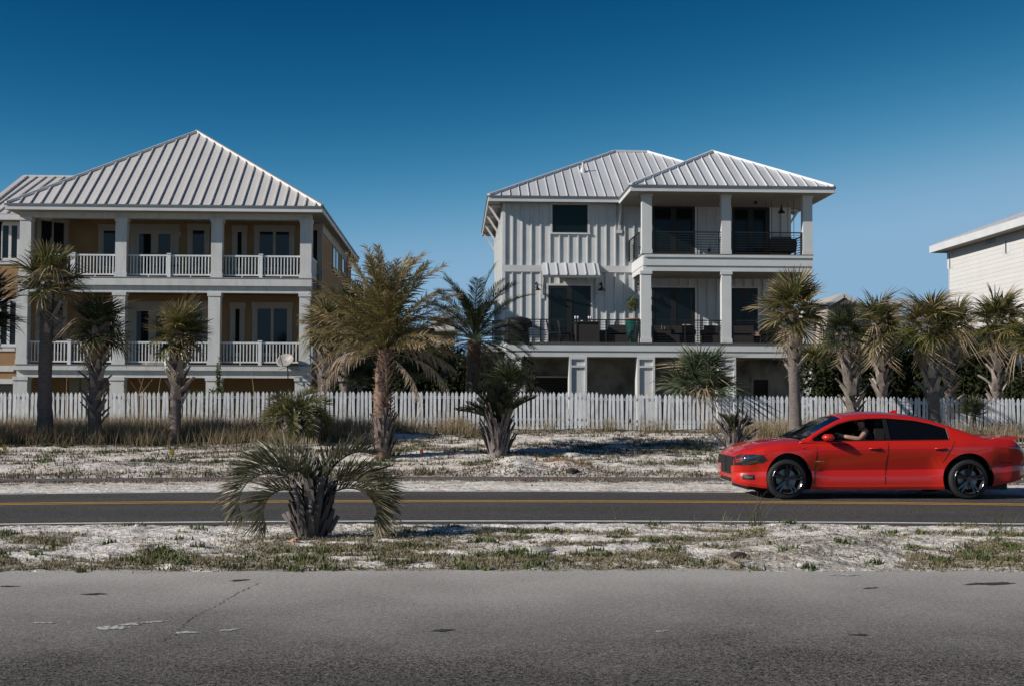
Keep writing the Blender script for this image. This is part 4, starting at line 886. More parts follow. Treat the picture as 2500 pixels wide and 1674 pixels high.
def feather_mesh(seed, m, L=2.0, curl=1.2, n=46, leaf=.36, vang=.5, lw=.014, base=.12, droopl=.25, rough_=.1, seg=16, asym=0, up=0, lm=None):
    """pinnate frond along +X with rachis bending down by curl radians; leaflets in a V"""
    r_ = np.random.default_rng(seed); V = []; Q = []; T = []
    pts = []; p = np.zeros(3); N = 40
    for k in range(N+1):
        u = k/N; a = up - curl*u**1.35; pts.append((p.copy(), a)); p = p + np.array([math.cos(a), 0, math.sin(a)])*L/N
    def at(u):
        k = min(int(u*N), N-1); f = u*N-k; return pts[k][0]*(1-f)+pts[k+1][0]*f, pts[k][1]
    for k in range(seg+1):
        q, a = at(k/seg); w = .022*(1-k/seg)**.8+.004; nx, nz = -math.sin(a), math.cos(a)
        V += [(q[0], -w, q[2]), (q[0], w, q[2]), (q[0]-nx*w, 0, q[2]-nz*w)]; T += [.15]*3
    for k in range(seg):
        b = 3*k; Q += [(b, b+1, b+4, b+3), (b+1, b+2, b+5, b+4), (b+2, b, b+3, b+5)]
    for i in range(n):
        u = base+(1-base)*(i+r_.random()*.5)/n; q, a = at(min(u, .999)); tx, tz = math.cos(a), math.sin(a); nx, nz = -tz, tx
        ll = leaf*(math.sin(math.pi*(.12+.80*(u-base)/(1-base)))**.6)*(1+r_.uniform(-.2, .15)); fw = .55+.35*u+r_.uniform(-rough_, rough_)
        for sg in (-1, 1):
            va = vang+r_.uniform(-rough_, rough_)*2
            d = np.array([tx*math.sin(fw)+nx*math.sin(va)*math.cos(fw), sg*math.cos(va)*math.cos(fw), tz*math.sin(fw)+nz*math.sin(va)*math.cos(fw)])
            s_ = np.array([tx, 0, tz])*lw; b = len(V); dl = droopl*(1+r_.uniform(-.6, 1.2)); bend = r_.uniform(-.1, .1)
            for k, uu in enumerate((0, .45, .8, 1)):
                c_ = q + d*ll*uu + np.array([bend*ll*uu*uu, 0, -dl*ll*uu*uu]); w = (.6, 1, .7, .12)[k]
                V += [tuple(c_-s_*w), tuple(c_+s_*w)]; T += [uu*.6+u*.25+r_.random()*.15]*2
            for k in range(3): Q.append((b+2*k, b+2*k+1, b+2*k+3, b+2*k+2))
    return npmesh('frond', V, Q, m, t=T)
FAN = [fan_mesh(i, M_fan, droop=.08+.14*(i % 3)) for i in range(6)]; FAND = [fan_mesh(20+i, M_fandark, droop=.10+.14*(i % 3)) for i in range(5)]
FANX = [fan_mesh(40+i, M_fandead, n=26, droop=.8+.3*i, dead=True, ragged=.5) for i in range(4)]
def put(parent, me, az, el, roll=0, sc=1.0, loc=(0, 0, 0), name='frond'):
    m4 = Matrix.Translation(Vector(loc)) @ Matrix.Rotation(az, 4, 'Z') @ Matrix.Rotation(-el, 4, 'Y') @ Matrix.Rotation(roll, 4, 'X') @ Matrix.Scale(sc, 4)
    return link(name, me, parent, mtx=m4)
_boot = {}
def boot_mesh(m, L=.30, w=.075, key='b'):
    if (key, m.name) not in _boot:
        V = [(-w, 0, 0), (w, 0, 0), (0, -.035, 0), (-w*.62, .06, L*.55), (w*.62, .06, L*.55), (0, .02, L*.55), (-w*.45, .13, L), (w*.35, .12, L*1.06), (0, .09, L)]
        F_ = [(0, 1, 4, 3), (1, 2, 5, 4), (2, 0, 3, 5), (3, 4, 7, 6), (4, 5, 8, 7), (5, 3, 6, 8), (6, 7, 8)]
        me = bpy.data.meshes.new('leaf_base'); me.from_pydata([(a, b, c) for a, b, c in V], [], F_); me.update(); me.materials.append(m); _boot[(key, m.name)] = me
    return _boot[(key, m.name)]
def trunk(parent, base, top, r0, r1, m, seed=0, n=14, rings=22, name='trunk', lump=.08, bulge=None):
    r_ = random.Random(seed); base = Vector(base); top = Vector(top); V = []; Fc = []; w0 = wloc(parent)
    dx = r_.uniform(-.06, .06)
    for i in range(rings+1):
        u = i/rings; c = base.lerp(top, u) + Vector((dx*math.sin(u*math.pi), 0, 0)); rr = r0+(r1-r0)*u + (.05*math.exp(-u*14)) + (bulge(u) if bulge else 0)
        for k in range(n):
            a = 2*math.pi*k/n; q = rr*(1+r_.uniform(-lump, lump)); V.append((c.x-w0.x+q*math.cos(a), c.y-w0.y+q*math.sin(a), c.z-w0.z))
    for i in range(rings):
        for k in range(n): Fc.append((i*n+k, i*n+(k+1) % n, (i+1)*n+(k+1) % n, (i+1)*n+k))
    me = bpy.data.meshes.new(name); me.from_pydata(V, [], Fc); me.update(); me.materials.append(m); me.polygons.foreach_set('use_smooth', [True]*len(Fc)); return link(name, me, parent)
def boots(tr, base, top, u0, u1, r0, r1, m, seed, n, sc=1.0, L=.30, out=.50, w=.075):
    r_ = random.Random(seed); base = Vector(base); top = Vector(top); me = boot_mesh(m, L, w, 'b%.2f%.2f' % (L, w)); w0 = wloc(tr)
    for i in range(n):
        u = u0+(u1-u0)*i/n; a = i*2.39996+r_.uniform(-.2, .2); rr = r0+(r1-r0)*u; c = base.lerp(top, u)
        loc = Vector((c.x+rr*.9*math.cos(a), c.y+rr*.9*math.sin(a), c.z)) - w0
        m4 = Matrix.Translation(loc) @ Matrix.Rotation(a-math.pi/2, 4, 'Z') @ Matrix.Rotation(-r_.uniform(out*.1, out), 4, 'X') @ Matrix.Scale(sc*r_.uniform(.75, 1.25), 4)
        link('leaf_base', me, tr, mtx=m4)
GS = 'cabbage palms with fan leaves'
def sabal(label, pxb, Y, pxt, pyt, r0=.17, r1=.14, crown=1.0, n=30, seed=0, bootu=(.35, 1.0), nb=34, dark=False, group=GS, dead=5, bootsc=1.4, low=-32, zb_=None):
    if Y > 36: r0 *= .88; r1 *= .88
    b = G(pxb, Y); t = P(pxt, pyt, Y)
    o = thing('cabbage_palm', label, 'palm tree', b, group); tr = trunk(o, b-Vector((0, 0, .1)), t, r0, r1, M_trunk, seed)
    if nb: boots(tr, b, t, bootu[0], bootu[1], r0, r1, M_boot, seed, nb, bootsc)
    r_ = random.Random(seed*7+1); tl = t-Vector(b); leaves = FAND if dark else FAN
    for i in range(n):
        u = i/n; el = R(78 - (78-low)*u**.85 + r_.uniform(-9, 9)); az = i*2.39996+r_.uniform(-.3, .3)
        lv = leaves[r_.randrange(len(leaves))] if r_.random() > .08 else FANX[r_.randrange(4)]
        put(o, lv, az, el, r_.uniform(-.5, .5), crown*r_.uniform(.74, .98), tl+Vector((0, 0, .10-.22*u)))
    for i in range(dead): put(o, FANX[i % 4], r_.uniform(0, 6.28), R(r_.uniform(-85, -50)), r_.uniform(-.5, .5), crown*r_.uniform(.58, .80), tl-Vector((0, 0, .2)), 'dead_frond')
    return o
sabal('cabbage palm with tall dark trunk standing nearest the left edge of the photo', 112, 34.1, 120, 690, .20, .135, .98, 30, 1, (.62, 1), 14, False, low=-25, dead=3)
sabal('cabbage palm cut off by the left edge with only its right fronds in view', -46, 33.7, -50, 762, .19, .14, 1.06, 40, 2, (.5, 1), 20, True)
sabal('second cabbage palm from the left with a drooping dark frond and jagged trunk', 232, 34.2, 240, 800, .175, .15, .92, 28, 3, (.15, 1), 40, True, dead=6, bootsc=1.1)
sabal('cabbage palm with round crown in front of the middle porch bay of the ochre house', 430, 34.2, 437, 815, .15, .125, .86, 34, 4, (.35, 1), 26, False, dead=5)
sabal('cabbage palm with shaggy trunk behind the fence at the right corner of the ochre house', 783, 39.6, 800, 800, .20, .19, 1.0, 32, 5, (.1, 1), 46, False, dead=8)
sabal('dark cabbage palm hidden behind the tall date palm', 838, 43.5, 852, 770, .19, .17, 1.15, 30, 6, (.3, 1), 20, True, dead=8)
sabal('lone cabbage palm rising behind the hood of the red car', 1946, 34.0, 1935, 762, .155, .135, 1.02, 30, 7, (.52, 1), 34, False, dead=6, bootsc=1.05)
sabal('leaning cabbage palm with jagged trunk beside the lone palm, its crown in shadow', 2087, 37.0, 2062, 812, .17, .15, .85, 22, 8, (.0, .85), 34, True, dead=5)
sabal('cabbage palm behind the fence directly left of the big clump crown', 2156, 41.0, 2146, 795, .185, .155, 1.05, 34, 9, (.30, 1), 40, False, dead=8, low=-45)
sabal('cabbage palm with the fullest crown of the right hand clump, before the fence', 2283, 35.3, 2268, 795, .17, .155, 1.06, 34, 10, (.35, 1), 26, False, dead=9, low=-40)
sabal('cabbage palm with narrow jagged trunk just right behind the fullest crown', 2308, 41.5, 2335, 800, .15, .14, .98, 26, 11, (.1, 1), 34, False, dead=6)
sabal('cabbage palm in front of the clapboard house with short jagged trunk', 2428, 40.6, 2440, 785, .17, .155, 1.05, 32, 12, (.2, 1), 36, False, dead=8, low=-45)
sabal('cabbage palm cut off by the right edge of the photo', 2535, 38.9, 2540, 830, .17, .15, 1.1, 30, 13, (.3, 1), 26, False, dead=6)
# a row of the same palms goes on to the left of the picture and shades the grass
for k, (px, Y, py) in enumerate([(-140, 33.0, 818), (-222, 33.0, 835), (-345, 32.6, 868)]):
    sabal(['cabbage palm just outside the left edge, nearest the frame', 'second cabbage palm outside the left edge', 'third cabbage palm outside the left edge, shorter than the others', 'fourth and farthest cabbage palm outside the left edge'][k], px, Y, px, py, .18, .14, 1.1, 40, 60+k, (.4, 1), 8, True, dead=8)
# bushy low fan palm right behind the fence
o = thing('fan_palm', 'bushy low fan palm spilling over the fence left of the lone cabbage palm', 'palm tree', G(1712, 38.5)); t = P(1712, 938, 38.5); w0 = wloc(o)
trunk(o, w0, t, .13, .12, M_trunk, 71)
M_saw = leafmat('blue_fan_leaf', (.055, .085, .045), (.13, .16, .09), (.36, .33, .22), .2, .42, .6)
SAW = [fan_mesh(80+i, M_saw, n=30, R_=.80, pet=.6, droop=.10+.08*i) for i in range(4)]
for i in range(46):
    u = i/46; put(o, SAW[i % 4] if i % 9 else FANX[1], i*2.39996, R(80-82*u+random.uniform(-8, 8)), random.uniform(-.6, .6), random.uniform(.85, 1.12), t-w0-Vector((0, 0, .25*u)))
# little ones
def smallfan(label, px, Y, py, sc, n, seed, dark=False):
    b = G(px, Y); t = P(px, py, Y); o = thing('fan_palm', label, 'palm tree', b); trunk(o, b, t, .08, .07, M_trunk, seed, 8, 5); r_ = random.Random(seed)
    for i in range(n): put(o, (FAND if dark else FAN)[i % 5], i*2.4, R(82-80*i/n), r_.uniform(-.5, .5), sc*r_.uniform(.8, 1.1), t-Vector(b))
smallfan('small fan palm in the shade behind the fence right of the date palm trunk', 1010, 40.4, 930, .8, 14, 81, True)
smallfan('low fan palm behind the fence left of the date palm trunk', 880, 40.2, 940, .85, 14, 82, True)
smallfan('low fan palm behind the fence below the dark feather palm', 1245, 41, 945, .8, 16, 83, True)
smallfan('yellowish fan palm under the side deck right of the white house', 1995, 52, 905, 1.2, 18, 84)
smallfan('small fan palm against the fence behind the roof of the red car', 2375, 37.2, 1015, .55, 12, 85, True)

# ---- big date palm
b = G(935, 31.4); t = P(940, 852, 31.4)
dp = thing('date_palm', 'big sunlit date palm with golden feather fronds in front of the fence', 'palm tree', b); tr = trunk(dp, b-Vector((0, 0, .1)), t, .185, .165, M_datet, 31, 16, 40, lump=.10)
boots(tr, b, t, .30, 1.0, .185, .165, M_date_stub, 32, 150, .62, .20, .55, .08); boots(tr, b, t, .02, .32, .20, .18, M_pstub, 33, 46, 1.0, .34, .08, .05)
DT = [feather_mesh(100+i, M_date, L=2.5, curl=[.35, .75, 1.05, .55, .9][i], n=78, leaf=.32, vang=.45, lw=.0155, droopl=.35, rough_=.38, base=.20) for i in range(5)]
DD = [feather_mesh(120+i, M_deadf, L=1.9, curl=[1.7, 1.2, 1.0][i], n=46, leaf=.17, vang=.1, lw=.010, droopl=.9, rough_=.45, base=.25) for i in range(3)]
r_ = random.Random(5)
for i in range(66):
    u = i/66; el = R(88-78*u**1.15+r_.uniform(-8, 8)); put(dp, DT[r_.randrange(5)], i*2.39996+r_.uniform(-.25, .25), el, r_.uniform(-.4, .4), r_.uniform(.86, 1.06)*(.62+.40*max(0, math.sin(el))), t-Vector(b)+Vector((0, 0, .12-.2*u)))
for az, el, k, sc in ((R(180), 5, 0, 1.02), (R(5), -2, 1, 1.0), (R(-20), -30, 2, .85), (R(176), -5, 2, .98), (R(-75), -62, 1, .75), (R(30), 12, 2, 1.1), (R(150), 14, 1, 1.0)): put(dp, DD[k], az, R(el), 0, sc, t-Vector(b)-Vector((0, 0, .1)), 'dead_frond')
# ---- dark feather palm behind the fence
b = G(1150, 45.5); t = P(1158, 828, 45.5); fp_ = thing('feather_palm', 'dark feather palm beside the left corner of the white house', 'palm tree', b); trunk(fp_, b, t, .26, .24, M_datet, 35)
DK = [feather_mesh(140+i, M_pindark if i % 2 else leafmat('shade_feather', (.035, .052, .028), (.07, .085, .045), (.26, .2, .13), .12, .45, .75), L=2.6, curl=[.5, 1.0, 1.4, .8][i], n=70, leaf=.42, vang=.35, lw=.016, base=.2, droopl=.15) for i in range(4)]  # leaf colour darkened, with shade put into it
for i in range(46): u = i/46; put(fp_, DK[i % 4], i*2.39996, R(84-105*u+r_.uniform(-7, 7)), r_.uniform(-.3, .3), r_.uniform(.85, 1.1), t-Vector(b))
for az, el in ((R(-8), -28), (R(-15), -40), (R(-30), -55)): put(fp_, DD[2], az, R(el), 0, 1.25, t-Vector(b), 'dead_frond')

# ---- pindo palms
def stubs(o, b, t, r0, r1, m, seed, n, L=.30, spread=.4, sc=1.0, w=.055, u1=1.0):
    tr = trunk(o, b, t, r0, r1, m, seed, 12, 8, lump=.12); boots(tr, b, t, .0, u1, r0, r1, m, seed, n, sc, L, spread, w); return tr
YB = 15.75; b = G(762, YB); b.z = .01; t = P(768, 1200, YB)
pp = thing('pindo_palm', 'large pindo palm with arching fronds between the parking lot and the road', 'palm tree', b)
tr = stubs(pp, b-Vector((0, 0, .05)), t, .180, .14, mat('dark_pindo_stub', (.125, .108, .10), .9, (.06, .05, .046), 6, .6, 35, rnd=.3, stretch=(1, 1, .4)), 41, 64, .38, .12, .78, .07, .85)
lean = []
for (dx, dy, L, tilt) in ((-.20, -.04, .26, -.5), (-.24, .05, .24, -.75), (.22, -.03, .26, .40), (.26, .02, .22, .6), (-.12, -.14, .5, -.2), (.10, -.14, .55, .12), (.02, -.16, .5, .0), (-.05, .1, .6, -.1), (.14, .08, .6, .3)):
    p0 = Vector((b.x+dx*.75, b.y+dy, .08+.12*random.random())); p1 = p0+Vector((math.sin(tilt)*L, dy*.4, math.cos(tilt)*L)); MB().tube([p0, (p0+p1)/2+Vector((.01, 0, .0)), p1], [.052, .038, .024], 6).build('leaf_stub', M_pstub, tr, smooth=True, origin=p0)
def pmesh(seed, L, curl, up=0, leaf=.40, m=M_pindo, n=50, vang=.95, lw=.0105, rr=.10, dl=.0):
    return feather_mesh(seed, m, L=L, curl=curl, n=n, leaf=leaf, vang=vang, lw=lw, base=.26, droopl=dl, rough_=rr, up=up, seg=20)
tl = t-Vector(b)
spec = [  # azimuth, elevation, length, curl, roll
 (181, 62, 1.48, 3.3, 0), (207, 46, 1.05, 3.0, .2), (170, 70, 1.30, 2.6, 0), (2, 58, 1.25, 3.3, 0), (-12, 44, 1.22, 3.0, .0), (14, 62, 1.28, 2.8, 0), (150, 78, 1.2, 1.9, 0), (38, 76, 1.2, 1.8, 0),
 (-118, 82, .85, 2.2, 0), (90, 66, 1.1, 2.2, 0), (118, 80, .95, 1.4, 0), (66, 80, .95, 1.5, 0), (190, 74, 1.15, 2.2, 0)]
for i, (az, el, L, cu, ro) in enumerate(spec):
    me = pmesh(200+i, L, cu, 0, leaf=.36 if i < 8 else .32, dl=.16, rr=.16); put(pp, me, R(az), R(el), ro, .93, tl+Vector((.05*math.cos(R(az)), .05*math.sin(R(az)), -.12)))
for az, el, L, cu in ((4, 40, 1.2, 2.7), (-8, 30, 1.1, 2.4)): put(pp, feather_mesh(230, M_deadf, L=L, curl=cu, n=44, leaf=.22, vang=.4, lw=.007, base=.45, droopl=.4, rough_=.2), R(az), R(el), 0, 1, tl, 'dead_frond')
for k in range(5): a = R(200+40*k); p0 = b+Vector((.12*math.cos(a), .10*math.sin(a)-.05, .62)); MB().tube([p0, p0+Vector((-.06-.02*k, -.05, .35)), p0+Vector((-.14-.02*k, -.08, .02))], [.006, .006, .003], 4).build('fibre', M_boot, pp, origin=p0)
def pindo(label, px, Y, pyt, r0, leafm, L, n, seed, curl=(1.4, 2.2), el0=80, el1=5, leaf=.34, nst=46, pxb=None, sl=.32, spr=.35):
    b = G(pxb or px, Y); t = P(px, pyt, Y); o = thing('pindo_palm', label, 'palm tree', b); stubs(o, b-Vector((0, 0, .05)), t, r0, r0*.95, M_pstub, seed, nst, sl, spr, 1.0, .05); r_ = random.Random(seed)
    ms = [pmesh(seed*10+i, L, curl[0]+(curl[1]-curl[0])*i/3, 0, leaf, leafm, 46, .8, .013, .15, .1) for i in range(4)]
    for i in range(n): u = i/n; put(o, ms[i % 4], i*2.39996+r_.uniform(-.3, .3), R(el0-(el0-el1)*u+r_.uniform(-6, 6)), r_.uniform(-.2, .2), r_.uniform(.8, 1.1), t-Vector(b))
    return o
pindo('yellow green pindo palm in the dry grass behind the large pindo palm', 717, 34.3, 1020, .22, M_pindoy, 1.05, 24, 43, (1.6, 2.6), 82, 8, .36)
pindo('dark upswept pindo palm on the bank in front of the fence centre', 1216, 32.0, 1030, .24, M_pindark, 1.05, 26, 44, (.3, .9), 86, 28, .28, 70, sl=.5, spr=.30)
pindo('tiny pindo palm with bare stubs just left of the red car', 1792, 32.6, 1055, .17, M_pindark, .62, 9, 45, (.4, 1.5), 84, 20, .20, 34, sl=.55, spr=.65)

# ---- bushes: leaf clouds
def bush(name, label, c, rad, n, m, leaf=.07, seed=0, cat='bush', group=None, clumps=14):
    r_ = np.random.default_rng(seed); o = thing(name, label, cat, c, group)
    cc = r_.normal(0, .45, (clumps, 3)); cc[:, 2] = np.minimum(np.abs(cc[:, 2])*.9+.15, .72); cs = r_.uniform(.25, .5, clumps)
    k = r_.integers(0, clumps, n); d = r_.normal(0, 1, (n, 3)); d /= np.linalg.norm(d, axis=1)[:, None]
    p = (cc[k]+d*(cs[k]*r_.random(n)**.35)[:, None])*np.array(rad); p[:, 2] = np.maximum(p[:, 2], .02)
    a = r_.normal(0, 1, (n, 3)); a /= np.linalg.norm(a, axis=1)[:, None]; b_ = np.cross(a, r_.normal(0, 1, (n, 3))); b_ /= np.linalg.norm(b_, axis=1)[:, None]
    L = leaf*r_.uniform(.6, 1.3, n)[:, None]; V = np.stack([p-a*L, p+b_*L*.38, p+a*L, p-b_*L*.38], 1).reshape(-1, 3); t_ = np.repeat(r_.random(n)*.7, 4)
    me = npmesh('foliage', V, np.arange(4*n).reshape(-1, 4), m, t=t_); link('foliage', me, o)
    st = MB()
    for j in range(5): st.tube([Vector(c), Vector(c)+Vector((r_.uniform(-.3, .3)*rad[0], r_.uniform(-.3, .3)*rad[1], rad[2]*.7))], [.03, .012], 5)
    st.build('stem', M_trunk, o); return o
M_bushg = leafmat('bush_leaf', (.05, .075, .02), (.14, .15, .045), (.3, .26, .12), .25, .5, .8); M_bushd = leafmat('shade_bush_leaf', (.016, .022, .010), (.035, .04, .018), (.10, .09, .05), .05, .95, .8, .9, .05)  # second leaf colour has the deep shade behind the fence put in
bush('bush', 'bright green shrub rising above the fence left of the satellite dish', G(490, 42), (1.0, .6, 1.25), 6000, M_bushg, .06, 1); bush('bush', 'green shrub above the fence with one tall spire in front of the porch pier', G(545, 42.6), (.8, .6, 1.1), 4500, M_bushg, .06, 2)
bush('bush', 'sparse shrub behind the fence beneath the satellite dish', G(612, 43), (.6, .5, .9), 2000, M_bushg, .05, 3)
bush('bush_spire', 'narrow upright conifer spire standing above the green shrub', G(533, 42.2), (.12, .12, 2.0), 900, M_bushg, .05, 4)
i = 0
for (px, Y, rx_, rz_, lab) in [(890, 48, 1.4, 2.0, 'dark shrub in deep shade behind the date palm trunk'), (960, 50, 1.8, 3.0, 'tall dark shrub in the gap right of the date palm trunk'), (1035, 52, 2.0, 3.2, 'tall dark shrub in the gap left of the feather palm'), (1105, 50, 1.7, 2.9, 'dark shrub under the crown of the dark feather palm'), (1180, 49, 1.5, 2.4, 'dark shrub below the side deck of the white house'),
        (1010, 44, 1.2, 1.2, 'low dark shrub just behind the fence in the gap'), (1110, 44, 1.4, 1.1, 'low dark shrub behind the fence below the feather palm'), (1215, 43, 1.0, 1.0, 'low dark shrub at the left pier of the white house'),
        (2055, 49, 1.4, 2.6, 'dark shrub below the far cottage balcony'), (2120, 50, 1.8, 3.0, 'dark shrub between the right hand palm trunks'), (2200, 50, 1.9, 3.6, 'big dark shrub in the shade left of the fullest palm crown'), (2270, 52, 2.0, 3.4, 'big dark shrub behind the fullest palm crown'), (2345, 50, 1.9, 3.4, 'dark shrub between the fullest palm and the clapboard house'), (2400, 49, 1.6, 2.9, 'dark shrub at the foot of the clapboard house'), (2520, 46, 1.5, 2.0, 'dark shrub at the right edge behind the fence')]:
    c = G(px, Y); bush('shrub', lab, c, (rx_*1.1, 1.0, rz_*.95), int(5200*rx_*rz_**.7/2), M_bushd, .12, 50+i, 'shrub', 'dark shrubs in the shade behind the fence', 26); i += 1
# ================================================================== CAR
M_red = mat('red_paint', (.55, .018, .011), .30, (.53, .017, .010), 1, coat=.8, spec=.5)
M_tyre = mat('tyre_rubber', (.012, .012, .012), .75); M_rim = mat('dark_rim', (.10, .10, .11), .18, metal=1.0); M_chrome = mat('chrome', (.75, .75, .76), .12, metal=1.0); M_brake = mat('brake_steel', (.30, .30, .31), .35, metal=.9)
M_carblk = mat('black_plastic', (.010, .010, .010), .5); M_cglass = mat('car_glass', (.004, .005, .007), .05, spec=.45); M_lens = mat('headlamp_lens', (.02, .03, .045), .06, spec=.8, coat=1.0); M_seat = mat('car_seat', (.012, .012, .012), .8)
M_redl = mat('tail_lamp', (.30, .01, .01), .15, coat=1)
def ci(x, tab): return float(np.interp(x, [a for a, _ in tab], [b for _, b in tab]))
def smooth_tab(tab, n=200):
    xs = np.linspace(tab[0][0], tab[-1][0], n); ys = np.interp(xs, [a for a, _ in tab], [b for _, b in tab]); k = np.ones(7)/7
    yp = np.concatenate([[ys[0]]*3, ys, [ys[-1]]*3]); ys2 = np.convolve(yp, k, 'valid'); ys2[0] = ys[0]; ys2[-1] = ys[-1]; return list(zip(xs, ys2))
TW = smooth_tab([(0, .62), (.03, .71), (.10, .80), (.25, .875), (.55, .925), (1.0, .950), (1.6, .945), (3.2, .945), (4.0, .955), (4.5, .93), (4.8, .88), (4.95, .80), (5.04, .68)], 320)
TB = smooth_tab([(0, .27), (.12, .22), (.6, .175), (1.4, .155), (3.6, .155), (4.5, .21), (4.9, .29), (5.04, .36)])
TT = smooth_tab([(0, .715), (.03, .75), (.09, .785), (.25, .855), (.5, .925), (.8, .965), (1.1, .990), (1.35, 1.0), (1.6, .97), (3.9, .99), (4.2, 1.03), (4.5, 1.045), (4.8, 1.055), (4.92, 1.03), (4.96, .93), (5.04, .80)], 320)
TS = smooth_tab([(0, .66), (.25, .77), (.6, .86), (1.0, .905), (1.4, .925), (2.5, .950), (3.6, .975), (4.1, .995), (4.6, .985), (4.9, .95), (5.04, .76)])
def ring(x):
    w, zb, zt, zs = ci(x, TW), ci(x, TB), ci(x, TT), ci(x, TS); sh = min(1, x/.5)*min(1, (5.04-x)/.4)*.5+.5; H = zs-zb
    arch = math.exp(-((x-1.04)/.46)**4)+math.exp(-((x-4.09)/.46)**4)
    sc_ = (1-arch)*min(1, max(0, (x-1.45)/.3))*min(1, max(0, (3.75-x)/.3))
    f = lambda a: zb+H*a; tk = (1-arch)*min(1, max(0, (x-.7)/.4))
    return [(w*.80, zb), (w-.10+.05*arch, zb+.005), (w-.078+.056*arch, zb+.05), (w-.072+.058*arch, f(.17)), (w-.066-.010*sc_+.052*arch, f(.30)), (w-.082-.024*sc_+.070*arch, f(.42)), (w-.042-.012*sc_+.044*arch, f(.60)), (w-.006+.014*arch, f(.76)), (w+.006, f(.86)), (w-.012, f(.94)), (w-.045, zs), (w-.10, zs+.018+(zt-zs)*.12), (w*.72, zs+(zt-zs)*.68), (w*.62, zs+(zt-zs)*.80 + .012*(x < 1.3)*min(1, x)), (w*.40, zs+(zt-zs)*.93), (w*.2, zt-.004), (0, zt)]
def fine(r_, n=4):
    out = []; m = len(r_)
    for i in range(m-1):
        p0 = r_[max(i-1, 0)]; p1 = r_[i]; p2 = r_[i+1]; p3 = r_[min(i+2, m-1)]
        for k in range(n):
            t = k/n; out.append(tuple(.5*(2*p1[j]+(p2[j]-p0[j])*t*.9+(2*p0[j]*.9-5*p1[j]+.2*p1[j]*1+4*p2[j]-p3[j]*.9-(.1*p2[j])+.0)*0 + ((p2[j]-p1[j])*2-(p2[j]-p0[j])*.9)*(3*t*t-2*t**3)*1.0) if False else p1[j]+(p2[j]-p1[j])*t for j in (0, 1)))
    out.append(r_[-1]); return out
car = thing('sedan', 'bright red four door sport sedan driving left on the far lane of the road', 'car')
CA = -R(5.5); NX, NY = None, None
noseP = P(1768, 1210, 22.9); 
def body_mesh():
    xs = list(np.concatenate([np.linspace(0, .6, 22), np.linspace(.64, 4.4, 64), np.linspace(4.44, 5.04, 20)])); V = []; Fc = []; rings = []
    for x in xs:
        h = fine(ring(x), 3); full = [(-a, z) for a, z in h] + [(a, z) for a, z in reversed(h[:-1])]; rings.append(full)
        for y, z in full: V.append((x, y, z))
    n = len(rings[0])
    for i in range(len(xs)-1):
        for k in range(n): Fc.append((i*n+k, i*n+(k+1) % n, (i+1)*n+(k+1) % n, (i+1)*n+k))
    Fc.append(tuple(reversed(range(n)))) ; Fc.append(tuple((len(xs)-1)*n+k for k in range(n))); return V, Fc
V, Fc = body_mesh(); me = bpy.data.meshes.new('body'); me.from_pydata(V, [], Fc); me.update(); bm = bmesh.new(); bm.from_mesh(me); bmesh.ops.recalc_face_normals(bm, faces=bm.faces); bm.to_mesh(me); bm.free(); me.materials.append(M_red); me.materials.append(M_carblk)
body = link('body', me, car)
cb = bmesh.new()
for x in (1.04, 4.09):
    for sg in (-1, 1):
        bmesh.ops.create_cone(cb, cap_ends=True, segments=64, radius1=.428, radius2=.428, depth=.5, matrix=Matrix.Translation((x, sg*.80, .350)) @ Matrix.Rotation(R(90), 4, 'X'))
cme = bpy.data.meshes.new('cut'); cb.to_mesh(cme); cb.free(); cut = bpy.data.objects.new('cut', cme); COL.objects.link(cut); cme.materials.append(M_carblk)
md = body.modifiers.new('b', 'BOOLEAN'); md.object = cut; md.operation = 'DIFFERENCE'; md.solver = 'EXACT'; md.material_mode = 'TRANSFER'
bpy.context.view_layer.update(); dg = bpy.context.evaluated_depsgraph_get(); nm = bpy.data.meshes.new_from_object(body.evaluated_get(dg)); body.modifiers.clear(); body.data = nm; bpy.data.objects.remove(cut)
for p in nm.polygons: p.use_smooth = True
try: nm.set_sharp_from_angle(angle=R(17))
except Exception: pass
def yside(x, z):
    r_ = ring(x)[1:12]; zs = [q[1] for q in r_]; ys = [q[0] for q in r_]; return float(np.interp(z, zs, ys))
def wrap(name, m, parent, xs, zlo, zhi, off=.006, side=-1, nz=4, both=False):
    """thin skin following the body side between two heights"""
    vs = []; fs = []; n = len(xs)
    for i, x in enumerate(xs):
        for k in range(nz+1): z = zlo(x)+(zhi(x)-zlo(x))*k/nz; vs.append((x, side*(yside(x, z)+off), z))
    for i in range(n-1):
        for k in range(nz): a = i*(nz+1)+k; fs.append((a, a+1, a+nz+2, a+nz+1))
    o = MB().add(vs, fs).build(name, m, parent, smooth=True); return o
